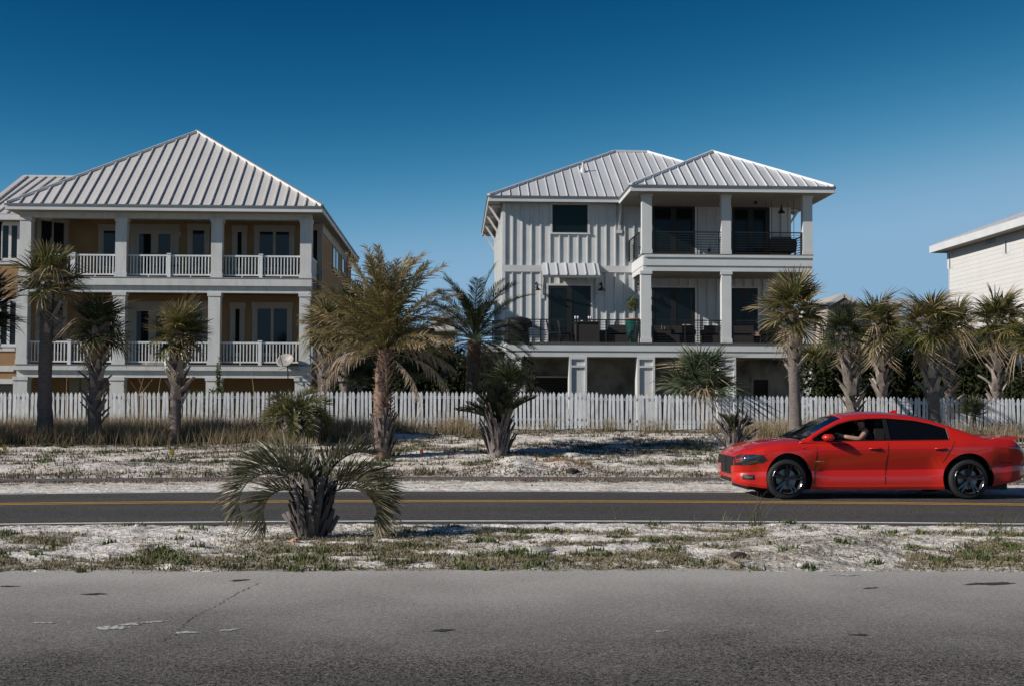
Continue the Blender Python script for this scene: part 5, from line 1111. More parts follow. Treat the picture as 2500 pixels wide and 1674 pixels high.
# greenhouse
ZR = [(1.24, .955), (1.34, .985), (1.65, 1.165), (1.96, 1.315), (2.2, 1.378), (2.5, 1.408), (2.8, 1.412), (3.28, 1.372), (3.54, 1.315), (3.80, 1.235), (4.06, 1.145), (4.28, 1.055), (4.45, 1.02)]
zr_ = lambda x: ci(x, ZR); ygh = lambda z: .885-(z-.95)*.60; WB = lambda x: .972+.030*(x-1.5)/2.3; wt_ = lambda x: zr_(x)-.060
xs = sorted(set(list(np.linspace(1.26, 4.44, 54))+[1.60, 2.72, 2.80, 3.79]))
rv = {}
def gh(x, k, sg):
    z0 = min(.945, zr_(x)-.004); zt = zr_(x); zwb = min(max(WB(x), z0), zt); zwt = max(zwb, min(wt_(x), zt)); crown = .055*min(1, max(0, (x-1.24)/.7))*min(1, max(0, (4.45-x)/.8))
    rows = [(ygh(z0), z0), (ygh(zwb), zwb), (ygh(zwt)-.0, zwt), (ygh(zt)-.01, zt-.008), (ygh(zt)-.05, zt+.008), (ygh(zt)-.17, zt+crown*.45), (.30, zt+crown*.85), (0, zt+crown)]
    y, z = rows[k]; return (x, sg*y, z)
shell = MB(); glassF = MB(); glassB = MB(); pil = MB(); panes = {}
def quad(mb, a, b, c, d): mb.add([a, b, c, d], [(0, 1, 2, 3)])
for sg in (-1, 1):
    for x0, x1 in zip(xs[:-1], xs[1:]):
        xm_ = (x0+x1)/2
        for k in range(7):
            a, b, c, d = gh(x0, k, sg), gh(x1, k, sg), gh(x1, k+1, sg), gh(x0, k+1, sg)
            if k == 1 and 1.50 < xm_ < 3.79:
                if wt_(xm_) > WB(xm_)+.005:
                    ins = lambda p: (p[0], p[1]-sg*.012, p[2])
                    if 2.72 < xm_ < 2.80: quad(pil, a, b, c, d)
                    else: quad(panes.setdefault((sg, xm_ > 2.76), MB()), ins(a), ins(b), ins(c), ins(d))
                    continue
            if k >= 4 and xm_ < 2.02: quad(glassF, a, b, c, d); continue
            if k >= 5 and 3.30 < xm_ < 4.22: quad(glassB, a, b, c, d); continue
            quad(shell, a, b, c, d)
roofo = shell.build('roof', M_red, car, smooth=True)
for mb, nm_ in ((glassF, 'windscreen'), (glassB, 'rear_window')): mb.build(nm_, M_cglass, car, smooth=True)
pil.build('door_pillar', M_carblk, car)
for (sg, rear), mb in panes.items():
    if sg == -1 and not rear: continue            # the driver's window is rolled down
    mb.build('side_window', M_cglass, car, smooth=True)
for o_ in (roofo,):
    bm = bmesh.new(); bm.from_mesh(o_.data); bmesh.ops.remove_doubles(bm, verts=bm.verts, dist=.0005); bmesh.ops.recalc_face_normals(bm, faces=bm.faces); bm.to_mesh(o_.data); bm.free()
    sm_ = o_.modifiers.new('s', 'SOLIDIFY'); sm_.thickness = .02; sm_.offset = -1
tr_ = MB(); L_ = [(x, -(ygh(WB(x))+.004), WB(x)+.004) for x in np.linspace(1.52, 3.79, 24)]; tr_.tube(L_, .007, 4)
tr_.tube([(x, -(ygh(wt_(x))+.003), wt_(x)) for x in np.linspace(1.58, 3.76, 30)], .006, 4); tr_.tube([(3.79, -(ygh(WB(3.79))+.003), WB(3.79)), (3.775, -(ygh(wt_(3.78))+.003), wt_(3.78))], .007, 4); tr_.build('window_trim', M_carblk, car)
cab = MB().box(1.5, 4.2, -.80, .80, .93, .985); cab.build('interior_shelf', M_carblk, car); MB().box(1.55, 1.85, -.76, .76, .985, 1.03).build('dashboard', M_carblk, car)
for y in (-.38, .38):
    s_ = MB().box(2.62, 2.78, y-.22, y+.22, .985, 1.18); s_.build('seat_back', M_seat, car); MB().box(2.66, 2.76, y-.13, y+.13, 1.18, 1.33).build('head_rest', M_seat, car)
MB().box(3.45, 3.6, -.6, .6, .985, 1.15).build('rear_seat', M_seat, car); MB().box(.3, 4.8, -.6, .6, .14, .26).build('underbody', M_carblk, car)
sw = MB().tube([(1.98+.05*math.cos(a)*0, -.38+.18*math.cos(a), 1.02+.17*math.sin(a)) for a in np.linspace(0, 2*math.pi, 18)], .014, 6); sw.build('steering_wheel', M_carblk, car)
# wheels
def wheel(x, sg):
    o = MB(); prof = [(.225, -.11), (.316, -.115), (.330, -.095), (.335, -.03), (.335, .03), (.330, .095), (.316, .115), (.225, .11)]
    n = 44; vs = []; fs = []
    for (r0, yy_) in prof:
        for k in range(n): a = 2*math.pi*k/n; vs.append((x+r0*math.cos(a), sg*.835+yy_, .335+r0*math.sin(a)))
    m_ = len(prof)
    for i in range(m_):
        for k in range(n): j = (i+1) % m_; fs.append((i*n+k, i*n+(k+1) % n, j*n+(k+1) % n, j*n+k))
    o.add(vs, fs); w = thing('wheel', None, None, (x, sg*.835, .335)); w.parent = car; o.build('tyre', M_tyre, w, True)
    yo = sg*.115
    # barrel and spokes
    b_ = MB(); vs = []; fs = []
    for (r0, yy_) in ((.250, .112), (.262, .118), (.256, .10), (.23, .03), (.23, -.10)):
        for k in range(n): a = 2*math.pi*k/n; vs.append((x+r0*math.cos(a), sg*(.835+yy_), .335+r0*math.sin(a)))
    for i in range(4):
        for k in range(n): fs.append((i*n+k, i*n+(k+1) % n, (i+1)*n+(k+1) % n, (i+1)*n+k))
    b_.add(vs, fs).build('rim', M_rim, w, True)
    d_ = MB(); vs = [(x+.17*math.cos(2*math.pi*k/28), sg*.86, .335+.17*math.sin(2*math.pi*k/28)) for k in range(28)]; d_.add(vs+[(v[0], v[1]-sg*.02, v[2]) for v in vs], [tuple(range(28)), tuple(reversed(range(28, 56)))]+[(k, (k+1) % 28, (k+1) % 28+28, k+28) for k in range(28)]).build('brake_disc', M_brake, w)
    back = MB().add([(x+.23*math.cos(2*math.pi*k/28), sg*.80, .335+.23*math.sin(2*math.pi*k/28)) for k in range(28)], [tuple(range(28))]); back.build('wheel_back', M_carblk, w)
    for k in range(5):
        for e in (-.15, .15):
            a = 2*math.pi*(k/5)+R(12)+e; a0 = a-e*.45
            p_ = (x+.04*math.cos(a0), sg*.925, .335+.04*math.sin(a0)); q_ = (x+.252*math.cos(a), sg*.945, .335+.252*math.sin(a)); MB().beam(p_, q_, .03, .034, (0, sg, 0)).build('spoke', M_chrome if (k == 3 or k == 4) and False else M_rim, w, origin=p_)
    MB().tube([(x, sg*.90, .335), (x, sg*.945, .335)], [.055, .045], 14).build('hub_cap', M_rim, w)
    MB().tube([(x+.252*math.cos(a), sg*.953, .335+.252*math.sin(a)) for a in np.linspace(0, 2*math.pi, 40)], .006, 4).build('rim_lip', M_rim, w)
for x in (1.04, 4.09):
    for sg in (-1, 1): wheel(x, sg)
# front end: dark band with lamps, lower grille, fog lamps
fr = np.concatenate([[.002], np.linspace(.01, .62, 26)])
bandhi = lambda x: .685+.055*min(1, x/.10)+.012*math.sin(min(1, x/.6)*math.pi) - .11*max(0, (x-.50)/.12)**2
bandlo = lambda x: .555+.02*min(1, x/.3)+.045*max(0, (x-.2)/.42) + .05*max(0, (x-.50)/.12)**2
for sg in (-1, 1):
    wrap('headlamp', M_lens, car, fr[6:], bandlo, bandhi, .006, sg)
    for q in range(5): wrap('lamp_strip', M_chrome, car, np.linspace(.22+.04*q, .34+.045*q, 5), lambda x: .598+.026*q, lambda x: .609+.026*q, .012, sg, 1)
    wrap('headlamp_corner', M_carblk, car, fr[:8], bandlo, bandhi, .005, sg)
    wrap('fog_lamp_recess', M_carblk, car, np.linspace(.14, .38, 8), lambda x: .325, lambda x: .405, .006, sg); wrap('fog_lamp', M_chrome, car, np.linspace(.18, .34, 5), lambda x: .345, lambda x: .383, .016, sg, 1)
    wrap('side_marker', M_chrome, car, np.linspace(1.50, 1.66, 5), lambda x: .625, lambda x: .645, .008, sg, 1); wrap('tail_lamp', M_redl, car, np.linspace(4.72, 5.0, 8), lambda x: .80, lambda x: .90, .004, sg)
    wrap('rear_marker', M_redl, car, np.linspace(4.62, 4.80, 5), lambda x: .60, lambda x: .622, .006, sg, 1)
g_ = MB().box(-.012, .002, -.36, .36, .40, .56).box(-.012, .002, -.56, .56, .5605, .70); g_.build('grille', M_carblk, car); MB().box(-.022, -.013, -.04, .04, .42, .69).build('grille_bar', M_carblk, car); MB().box(-.020, -.013, -.55, .55, .55, .575).build('grille_bar', M_carblk, car)
MB().box(-.010, .002, -.40, .40, .27, .33).build('lower_intake', M_carblk, car)
# seams: door gaps, hood line, sill line
def vgap(xtop, xbot, z0, z1, sg):
    mb = MB(); zs = np.linspace(z0, z1, 14); pts = [(xbot+(xtop-xbot)*(z-z0)/(z1-z0), z) for z in zs]; vs = []
    for x, z in pts:
        y = yside(x, z)+.002; vs += [(x-.007, sg*y, z), (x+.007, sg*y, z)]
    mb.add(vs, [(2*i, 2*i+1, 2*i+3, 2*i+2) for i in range(13)]); mb.build('door_gap', M_carblk, car)
for sg in (-1, 1):
    vgap(1.55, 1.50, .25, .945, sg); vgap(2.74, 2.70, .25, .955, sg); vgap(3.86, 3.66, .62, .975, sg)
    for x in (2.42, 3.52):
        z = .84; wrap('door_handle_recess', M_carblk, car, np.linspace(x, x+.20, 8), lambda q: z-.020, lambda q: z+.012, .003, sg, 1)
        y = yside(x+.1, z)+.022; MB().tube([(x-.01, sg*(y-.02), z+.012), (x+.03, sg*y, z+.016), (x+.15, sg*y, z+.016), (x+.19, sg*(y-.02), z+.010)], .014, 8).build('door_handle', M_red, car, True)
    # mirrors
    mz = 1.04; my = sg*1.02
    mb = MB(); pr_ = [(.0, .02), (.03, .075), (.07, .085), (.12, .082), (.145, .055)]; vs = []; n = 12
    for (dx, rr) in [(a_*1.35, b_*.9) for a_, b_ in pr_]:
        for k in range(n): a = 2*math.pi*k/n; vs.append((1.60+dx, my+rr*1.45*math.cos(a), mz+rr*.78*math.sin(a)))
    fs = [(i*n+k, i*n+(k+1) % n, (i+1)*n+(k+1) % n, (i+1)*n+k) for i in range(4) for k in range(n)]+[tuple(reversed(range(n))), tuple(4*n+k for k in range(n))]
    mb.add(vs, fs); mr_ = mb.build('mirror', M_red, car, True); MB().beam((1.68, sg*.86, .99), (1.68, sg*.96, 1.01), .06, .03).build('mirror_arm', M_carblk, mr_)
fin = MB(); fin.add([(3.02, -.03, 1.425), (3.20, -.035, 1.425), (3.20, .035, 1.425), (3.02, .03, 1.425), (3.13, -.008, 1.49), (3.20, -.008, 1.49), (3.20, .008, 1.49), (3.13, .008, 1.49)], [(0, 1, 5, 4), (1, 2, 6, 5), (2, 3, 7, 6), (3, 0, 4, 7), (4, 5, 6, 7)]).build('roof_antenna', M_red, car)
sp = MB(); sp.add([(4.60, -.70, 1.035), (4.60, .70, 1.035), (4.92, .70, 1.055), (4.92, -.70, 1.055), (4.60, -.70, .99), (4.60, .70, .99), (4.93, .70, 1.0), (4.93, -.70, 1.0)], [(0, 3, 2, 1), (4, 5, 6, 7), (0, 4, 7, 3), (1, 2, 6, 5), (3, 7, 6, 2), (0, 1, 5, 4)]).build('spoiler', M_red, car)
wrap('badge', M_chrome, car, np.linspace(1.30, 1.36, 3), lambda x: .845, lambda x: .853, .006, -1, 1)
# place the car: front wheel contact under photo column 1921, rear at 2373
fw = P(1921, 1219, 21.85); CA = R(0.6)
cw = Vector((fw.x, 21.80, 0.003)); ca, sa = math.cos(CA), math.sin(CA)
for o_ in list(car.children):
    if o_.type == 'MESH':
        for v_ in o_.data.vertices:
            v_.co.x = 1.04-(1.04-v_.co.x)*.80 if v_.co.x < 1.04 else 1.04+(v_.co.x-1.04)*1.02+max(0, v_.co.x-4.45)*.22
        for c_ in o_.children:
            for v_ in c_.data.vertices: v_.co.x *= 1.02
    elif o_.location.x > 2: o_.location.x = 1.04+3.05*1.02
lx, ly = 1.04, -.95; car.location = (cw.x-(lx*ca-ly*sa), cw.y-(lx*sa+ly*ca), .003); car.rotation_euler = (0, 0, CA)

# ------------------------------------------------------------------ driver
def skin_body(name, verts, edges, rads, m, parent, root=0, sub=2):
    me = bpy.data.meshes.new(name); me.from_pydata(verts, edges, []); o = bpy.data.objects.new(name, me); COL.objects.link(o); o.parent = parent
    sk = o.modifiers.new('skin', 'SKIN'); sk.use_smooth_shade = True; sb = o.modifiers.new('sub', 'SUBSURF'); sb.levels = sub; sb.render_levels = sub
    for i, r0 in enumerate(rads): v = me.skin_vertices[0].data[i]; v.radius = (r0, r0) if not isinstance(r0, tuple) else r0; v.use_root = (i == root)
    me.materials.append(m); return o
dr = thing('person', 'driver of the red car with one bare forearm resting at the open window', 'person'); M_skin = mat('skin', (.42, .25, .17), .55); M_shirt = mat('dark_shirt', (.02, .02, .025), .8)
vs = [(2.52, -.38, .75), (2.54, -.38, .95), (2.53, -.38, 1.10), (2.50, -.38, 1.19), (2.47, -.38, 1.27), (2.46, -.38, 1.33), (2.50, -.57, 1.10), (2.36, -.70, 1.00), (2.14, -.66, 1.04), (2.02, -.56, 1.08), (2.50, -.19, 1.10), (2.32, -.14, .98), (2.08, -.24, 1.04)]
es = [(0, 1), (1, 2), (2, 3), (3, 4), (4, 5), (2, 6), (6, 7), (7, 8), (8, 9), (2, 10), (10, 11), (11, 12)]
skin_body('body', vs, es, [(.14, .17), (.13, .17), (.11, .15), .055, (.095, .078), (.078, .068), .062, .045, .036, .028, .062, .045, .034], M_skin, dr)
skin_body('shirt', [(2.52, -.38, .74), (2.54, -.38, .95), (2.53, -.38, 1.09), (2.50, -.38, 1.14), (2.50, -.57, 1.095), (2.45, -.63, 1.05), (2.50, -.19, 1.095), (2.42, -.16, 1.04)], [(0, 1), (1, 2), (2, 3), (2, 4), (4, 5), (2, 6), (6, 7)], [(.15, .18), (.145, .185), (.125, .165), .07, .078, .064, .078, .064], M_shirt, dr)
hair = MB(); hair.lathe([(.02, 1.405), (.06, 1.395), (.088, 1.365), (.096, 1.325), (.088, 1.29)], (2.49, -.38, 0), 14); hair.build('hair', M_carblk, dr, True)
MB().lathe([(.004, -.03), (.012, -.02), (.011, .01), (.002, .02)], (2.375, -.38, 1.295), 8).build('nose', M_skin, dr, True)
for k in range(4): MB().tube([(2.02, -.575+.012*k, 1.085), (1.985, -.575+.018*k, 1.10), (1.965, -.57+.018*k, 1.075)], [.009, .008, .006], 6).build('finger', M_skin, dr, True)
MB().tube([(2.03, -.545, 1.09), (2.01, -.52, 1.11), (1.985, -.515, 1.11)], [.011, .009, .007], 6).build('thumb', M_skin, dr, True)
dr.matrix_world = Matrix.Translation(car.location) @ Matrix.Rotation(CA, 4, 'Z')
# ================================================================== THINGS ON THE PORCHES AND IN THE SAND
M_wick = mat('dark_wicker', (.022, .018, .016), .8, (.035, .028, .024), 30); M_cush = mat('peach_cushion', (.50, .33, .24), .9)
def armchair(label, x, y, z, rot=0, w=.80, group='dark wicker armchairs on the lower porch'):
    o = thing('wicker_armchair', label, 'armchair', (x, y, z), group)
    mb = lambda *a: MB().box(x+a[0], x+a[1], y+a[2], y+a[3], z+a[4], z+a[5])
    h = w/2; mb(-h, h, -.38, .35, .05, .38).build('seat', M_wick, o); s = 1 if rot == 0 else -1
    mb(-h, h, .28*s-.06, .28*s+.07, .38, .78).build('backrest', M_wick, o)
    for sg in (-1, 1): mb(sg*h-.06, sg*h+.06, -.36, .30, .38, .60).build('armrest', M_wick, o)
    for sg in (-1, 1):
        for q in (-.34, .31): mb(sg*(h-.05)-.025, sg*(h-.05)+.025, q-.02, q+.02, 0, .05).build('leg', M_wick, o)
    mb(-h+.08, h-.08, -.34, .2, .38, .46).build('cushion', M_wick, o); return o
def tbl(label, x, y, z, w, d, h, cat='table', solid=False, name='patio_table'):
    o = thing(name, label, cat, (x, y, z)); MB().box(x-w/2, x+w/2, y-d/2, y+d/2, z+h-.05, z+h).build('tabletop', M_wick, o)
    if solid: MB().box(x-w/2+.05, x+w/2-.05, y-d/2+.05, y+d/2-.05, z+.04, z+h-.051).build('body', M_wick, o)
    for a in (-1, 1):
        for b_ in (-1, 1): MB().box(x+a*(w/2-.05)-.03, x+a*(w/2-.05)+.03, y+b_*(d/2-.05)-.03, y+b_*(d/2-.05)+.03, z, z+h-.05).build('leg', M_wick, o)
    return o
YD = 55.4; dz = dk2+.001; XD = lambda p: PX(p, YD, 800)
tbl('square black bar table with wine glasses before the sliding door', XD(1432), YD, dz, 1.05, .9, .92, solid=True); zt0 = dz+.92
M_clear = mat('wine_glass', (.75, .77, .78), .08, spec=.8)
for k, p in enumerate((1404, 1411, 1437, 1443)):
    x = XD(p); o = tag(MB().lathe([(.035, 0), (.006, .01), (.006, .10), (.035, .14), (.042, .19), (.034, .23)], (x, YD-.1+.1*(k % 2), zt0), 10).build('wine_glass', M_clear, smooth=True), ['leftmost wine glass on the bar table', 'second wine glass from the left on the bar table', 'third wine glass from the left on the bar table', 'rightmost wine glass on the bar table'][k], 'wine glass', 'wine glasses on the bar table')
o = tag(MB().box(XD(1417), XD(1422), YD-.15, YD-.05, zt0, zt0+.05).build('napkin', M_clear), 'folded white napkin lying on the bar table', 'napkin')
def dchair(label, x, y, z, face=1, group='dark dining chairs on the deck'):
    o = thing('dining_chair', label, 'chair', (x, y, z), group); B = lambda *a: MB().box(x+a[0], x+a[1], y+a[2], y+a[3], z+a[4], z+a[5])
    B(-.22, .22, -.22, .22, .42, .48).build('seat', M_wick, o)
    bk = MB().beam((x+face*.20, y, z+.46), (x+face*.32, y, z+1.0), .44, .04, (1, 0, 0)); bk.build('backrest', M_wick, o)
    for a in (-.19, .19):
        for b_ in (-.19, .19): B(a-.02, a+.02, b_-.02, b_+.02, 0, .42).build('leg', M_wick, o)
    return o
dchair('dark chair left of the bar table with its back to the grill', XD(1352), YD, dz, -1); dchair('dark chair just right of the bar table facing it', XD(1490), YD+.7, dz, 1); dchair('dark chair pushed in close left of the bar table', XD(1383), YD+.5, dz, -1)
tbl('low dark side table between the bar table and the green planter', XD(1478), YD+.1, dz, .55, .5, .55, solid=True); armchair('low dark armchair beside the green planter', XD(1508), YD+.2, dz, 1, .85)
# planter and little tree
pc = Vector((PX(1545, 54.7, 800), 54.7, dz)); pl = thing('planter', 'tall ribbed teal glazed planter beside the first porch column', 'planter', pc)
prof = [(.17, 0)]
for k in range(9): u = k/8; r0 = .17+.15*u**.8; prof += [(r0, .03+u*.88), (r0+.018, .06+u*.88), (r0, .095+u*.88)]
MB().lathe(prof, pc, 20).build('pot', mat('teal_glaze', (.010, .09, .075), .12, (.008, .06, .055), 6, coat=1), pl, True); MB().lathe([(.33, .98), (.345, 1.0), (.33, 1.02), (.28, 1.0)], pc, 20).build('rim', mat('terracotta_rim', (.35, .17, .09), .8), pl, True)
tt = thing('potted_tree', 'small leafy tree growing in the teal planter', 'tree', pc+Vector((0, 0, .98))); MB().tube([pc+Vector((0, 0, .95)), pc+Vector((.02, 0, 1.3)), pc+Vector((0, 0, 1.7))], [.02, .016, .01], 6).build('trunk', mat('pale_bark', (.45, .40, .33), .8), tt)
r2 = np.random.default_rng(9); n = 700; a = r2.normal(0, 1, (n, 3)); a /= np.linalg.norm(a, axis=1)[:, None]; p = np.array([0, 0, .66])+a*np.array([.26, .22, .34])*(r2.random(n)**.4)[:, None]; d1 = r2.normal(0, 1, (n, 3))*.028; d2 = r2.normal(0, 1, (n, 3))*.014
link('crown', npmesh('crown', np.stack([p-d1, p+d2, p+d1, p-d2], 1).reshape(-1, 3), np.arange(4*n).reshape(-1, 4), M_bushg, t=np.repeat(r2.random(n)*.5, 4)), tt)
# covered grill
gc_ = Vector((PX(1262, 55.3, 800), 55.3, dz)); gr0 = thing('covered_grill', 'barbecue grill under a black cover at the left end of the deck', 'grill', gc_)
cv = MB(); cv.lathe([(.55, .0), (.53, .35), (.50, .62), (.62, .68), (.66, .86), (.56, 1.02), (.30, 1.10), (.05, 1.11)], gc_, 12); o = cv.build('cover', mat('black_cover', (.012, .012, .013), .55), gr0, True); MB().tube([gc_+Vector((-.2, -.62, .74)), gc_+Vector((.5, -.40, .70))], .02, 6).build('strap', mat('brown_strap', (.30, .19, .12), .8), gr0)
# armchairs and tables in the porch bays
armchair('dark armchair at the left of the middle lower porch bay', XD(1615), YD, dz); armchair('dark armchair with a peach throw in the middle lower porch bay', XD(1665), YD, dz, 1, .95); armchair('dark armchair against the right column of the middle lower bay', XD(1737), YD, dz, 1, .75); armchair('dark armchair at the left of the right lower bay', XD(1808), YD, dz, 1, .95); armchair('dark armchair behind the lone cabbage palm crown', XD(1880), YD, dz, 1, 1.0)
tag(MB().box(XD(1668), XD(1694), YD-.2, YD+.2, dz+.785, dz+.83).build('throw', M_cush), 'peach throw draped over the back of an armchair', 'throw'); tag(MB().box(XD(1832), XD(1852), YD-.35, YD, dz+.35, dz+.50).build('cushion', M_cush), 'peach cushion between the two armchairs of the right lower bay', 'cushion')
for k, (p, h, r0) in enumerate(((1614, .26, .03), (1621, .18, .035))): tag(MB().lathe([(r0, 0), (r0, h*.6), (r0*.35, h*.75), (r0*.3, h)], (XD(p), YD-.2, dz+.60), 10).build('bottle', M_clear, smooth=True), ['tall pale bottle in the middle lower porch bay', 'short pale jar beside the tall bottle on the lower porch'][k], 'bottle')
MB().box(XD(1606), XD(1634), YD-.3, YD-.1, dz+.58, dz+.598).build('tray', M_wick, None); bpy.data.objects['tray']['label'] = 'dark tray holding the bottles in the middle lower bay'; bpy.data.objects['tray']['category'] = 'tray'
# hanging daybed and pendant lamps on the top porch
sw_ = thing('hanging_daybed', 'dark hanging daybed on chains in the top porch', 'swing', (XD(1908), 55.6, dk3+.3)); x0_, x1_ = PX(1873, 55.6, 600), PX(1937, 55.6, 600)
MB().box(x0_, x1_, 55.1, 56.3, dk3+.28, dk3+.45).build('base', M_wick, sw_); MB().box(x0_, x1_, 55.1, 55.2, dk3+.45, dk3+.80).build('backrest', M_wick, sw_)
for sg, xx in ((-1, x0_), (1, x1_)): MB().box(xx-.05, xx+.05, 55.2, 56.3, dk3+.45, dk3+.72).build('side', M_wick, sw_)
MB().box(x0_+.1, x1_-.2, 55.15, 55.35, dk3+.78, dk3+.90).build('cushion', mat('grey_cushion', (.10, .11, .11), .9), sw_)
for xx in (x0_+.1, x1_-.08):
    for yy_ in (55.2, 56.2): MB().tube([(xx, yy_, dk3+.6), (xx, yy_, zEp-.2)], .012, 4).build('chain', M_rail, sw_)
def lamp(label, px, py, Yl, wallY=None, px_w=22, group='black gooseneck barn lamps on the white house'):
    c_ = P(px, py, Yl); o = thing('barn_lamp', label, 'lamp', c_, group); MB().lathe([(.02, .32), (.03, .22), (.06, .12), (.17, .0), (.165, -.01), (.05, .10), (.01, .2)], c_, 14).build('shade', M_blackf, o, True)
    if wallY: MB().tube([c_+Vector((0, 0, .28)), c_+Vector((0, .1, .38)), Vector((c_.x, wallY, c_.z+.30))], .014, 6).build('arm', M_blackf, o); MB().tube([Vector((c_.x, wallY-.03, c_.z+.30)), Vector((c_.x, wallY, c_.z+.30))], .06, 10).build('wall_plate', M_blackf, o)
    else: MB().tube([c_+Vector((0, 0, .3)), Vector((c_.x, c_.y, zEp-.2))], .012, 5).build('cord', M_blackf, o)
lamp('black barn lamp on the wall left of the awning', 1311, 708, 57.2, YW2); lamp('black barn lamp on the wall right of the awning', 1469, 709, 57.2, YW2); lamp('black barn lamp half hidden behind the first lower porch column', 1562, 709, 57.2, YW2)
lamp('black pendant lamp over the hanging daybed', 1908, 520, 56.2, None, group='black pendant lamps in the top porch'); lamp('black barn lamp on the left side wall of the white house', 1214, 706, 60, None) if False else None
o = thing('ceiling_fan', 'dark ceiling fan hanging in the top porch before the right door', 'ceiling fan', P(1845, 492, 55.8)); c_ = wloc(o); MB().tube([c_+Vector((0, 0, -.12)), c_+Vector((0, 0, .35))], [.07, .02], 8).build('motor', M_blackf, o)
for k in range(3): a = k*2.09+.4; MB().beam(c_, c_+Vector((math.cos(a)*.6, math.sin(a)*.6, .02)), .12, .015).build('blade', M_blackf, o)
o = tag(MB().box(XW(1728), XW(1735), YW2-.06, YW2-.005, w2(612), w2(605)).build('outlet_box', M_blackf), 'small dark outlet box low on the top porch wall', 'outlet box')

# folding chair on the ochre house balcony
yb = 55.9; bx = lambda p: PX(p, yb, 640); bz = lambda py: PZ(py, yb, 400); ch = thing('beach_chair', 'folding beach chair with blue sling behind the upper porch railing', 'chair', (bx(408), yb, z_u0)); M_bl = mat('blue_sling', (.02, .06, .22), .7); M_rd = mat('red_frame', (.22, .09, .07), .6)
for y in (yb, yb+.5): MB().tube([(bx(370), y, bz(651)), (bx(400), y, bz(650)), (bx(430), y, bz(647)), (bx(447), y, bz(645))], .022, 6).build('sling_edge', M_bl, ch)
for p in (369, 447): MB().tube([(bx(p), yb, z_u0), (bx(p), yb, bz(620))], .015, 6).build('leg', M_rd, ch); MB().tube([(bx(p), yb+.5, z_u0), (bx(p), yb+.5, bz(620))], .015, 6).build('leg', M_rd, ch)
MB().tube([(bx(369), yb, bz(620)), (bx(447), yb, bz(620))], .014, 6).build('top_bar', M_rd, ch); MB().add([(bx(370), yb, bz(651)), (bx(447), yb, bz(645)), (bx(447), yb+.5, bz(645)), (bx(370), yb+.5, bz(651))], [(0, 1, 2, 3)]).build('sling', M_bl, ch)
# satellite dish on the porch beam
dc = P(696, 878, 54.6); ds = thing('satellite_dish', 'grey white satellite dish with rust stain bracketed to the lower porch beam', 'satellite dish', dc)
vs = []; fs = []; nr, na = 6, 22; ax = Vector((-.30, -.75, .52)).normalized(); e1 = ax.cross(Vector((0, 0, 1))).normalized(); e2 = e1.cross(ax)
for i in range(nr+1):
    for k in range(na): u = i/nr; a = 2*math.pi*k/na; vs.append(dc+e1*(.39*u*math.cos(a))+e2*(.32*u*math.sin(a))-ax*(.10*(1-u*u)))
for i in range(nr):
    for k in range(na): fs.append((i*na+k, i*na+(k+1) % na, (i+1)*na+(k+1) % na, (i+1)*na+k))
MB().add(vs, fs).build('dish', mat('dish_grey', (.27, .265, .255), .5, (.30, .19, .12), 3.5, fac=(.55, .68)), ds, True)
md = ds.children[0].modifiers.new('s', 'SOLIDIFY'); md.thickness = .015
MB().tube([dc-e2*.33, dc-e2*.1+ax*.42, dc+e2*.05+ax*.48], [.018, .014, .012], 6).build('feed_arm', M_rail, ds); MB().lathe([(.03, -.05), (.045, 0), (.03, .05)], dc+e2*.02+ax*.48, 8).build('receiver', M_rail, ds)
m0 = P(702, 896, 54.75); MB().tube([dc-ax*.10, m0, P(703, 922, 54.75), P(703, 924, 54.98)], .025, 8).build('mast', M_rail, ds); MB().tube([P(682, 901, 54.8), m0, P(733, 902, 54.8)], .010, 5).build('strut', M_rail, ds); 
# survey flags in the sand
def flag(label, px, Y, py0, py1, col, w=.12):
    b = G(px, Y); zt = PZ(py1, Y, px); zb_ = max(b.z-.02, PZ(py0, Y, px)); zt = max(zt, b.z+.15); o = thing('survey_flag', label, 'flag', b, 'survey marker flags in the sand'); MB().tube([(b.x, b.y, b.z-.05), (b.x+.02, b.y, zt)], .004, 4).build('wire', M_rail, o)
    MB().add([(b.x+.02, b.y, zt), (b.x-w*.5, b.y-.03, zt-.06), (b.x-w*.35, b.y-.02, zt-.16), (b.x+.03, b.y+.01, zt-.12)], [(0, 1, 2, 3)]).build('flag', col, o)
M_fy = mat('flag_yellow', (.75, .50, .03), .7); M_fo = mat('flag_orange', (.80, .16, .05), .6)
flag('yellow survey flag at the far left edge of the sand bank', 15, 30.8, 1100, 1083, M_fy); flag('yellow survey flag below the cabbage palm with the round crown', 424, 30.8, 1110, 1094, M_fy, .18); flag('yellow orange flag seen over the right fronds of the large pindo palm', 834, 30.6, 1115, 1102, M_fy, .2)
flag('orange survey flag in the dry grass right of the yellow green pindo palm', 803, 35.3, 1055, 1042, M_fo); flag('orange survey flag left of the dark upswept pindo palm', 1031, 31.2, 1110, 1092, M_fo); flag('red survey flag leaning on the fence below the white house', 1539, 37.5, 1045, 1019, M_fo, .1)
flag('thin stake with orange tip on the sand mound', 1309, 30.0, 1120, 1108, M_fo, .03)
tag(MB().lathe([(.0, 0), (.045, .012), (.05, .03), (.02, .05)], (PX(722, 15.2), 15.2, .02), 7).build('seashell', mat('peach_shell', (.65, .33, .2), .6)), 'small peach coloured seashell at the foot of the large pindo palm', 'shell')
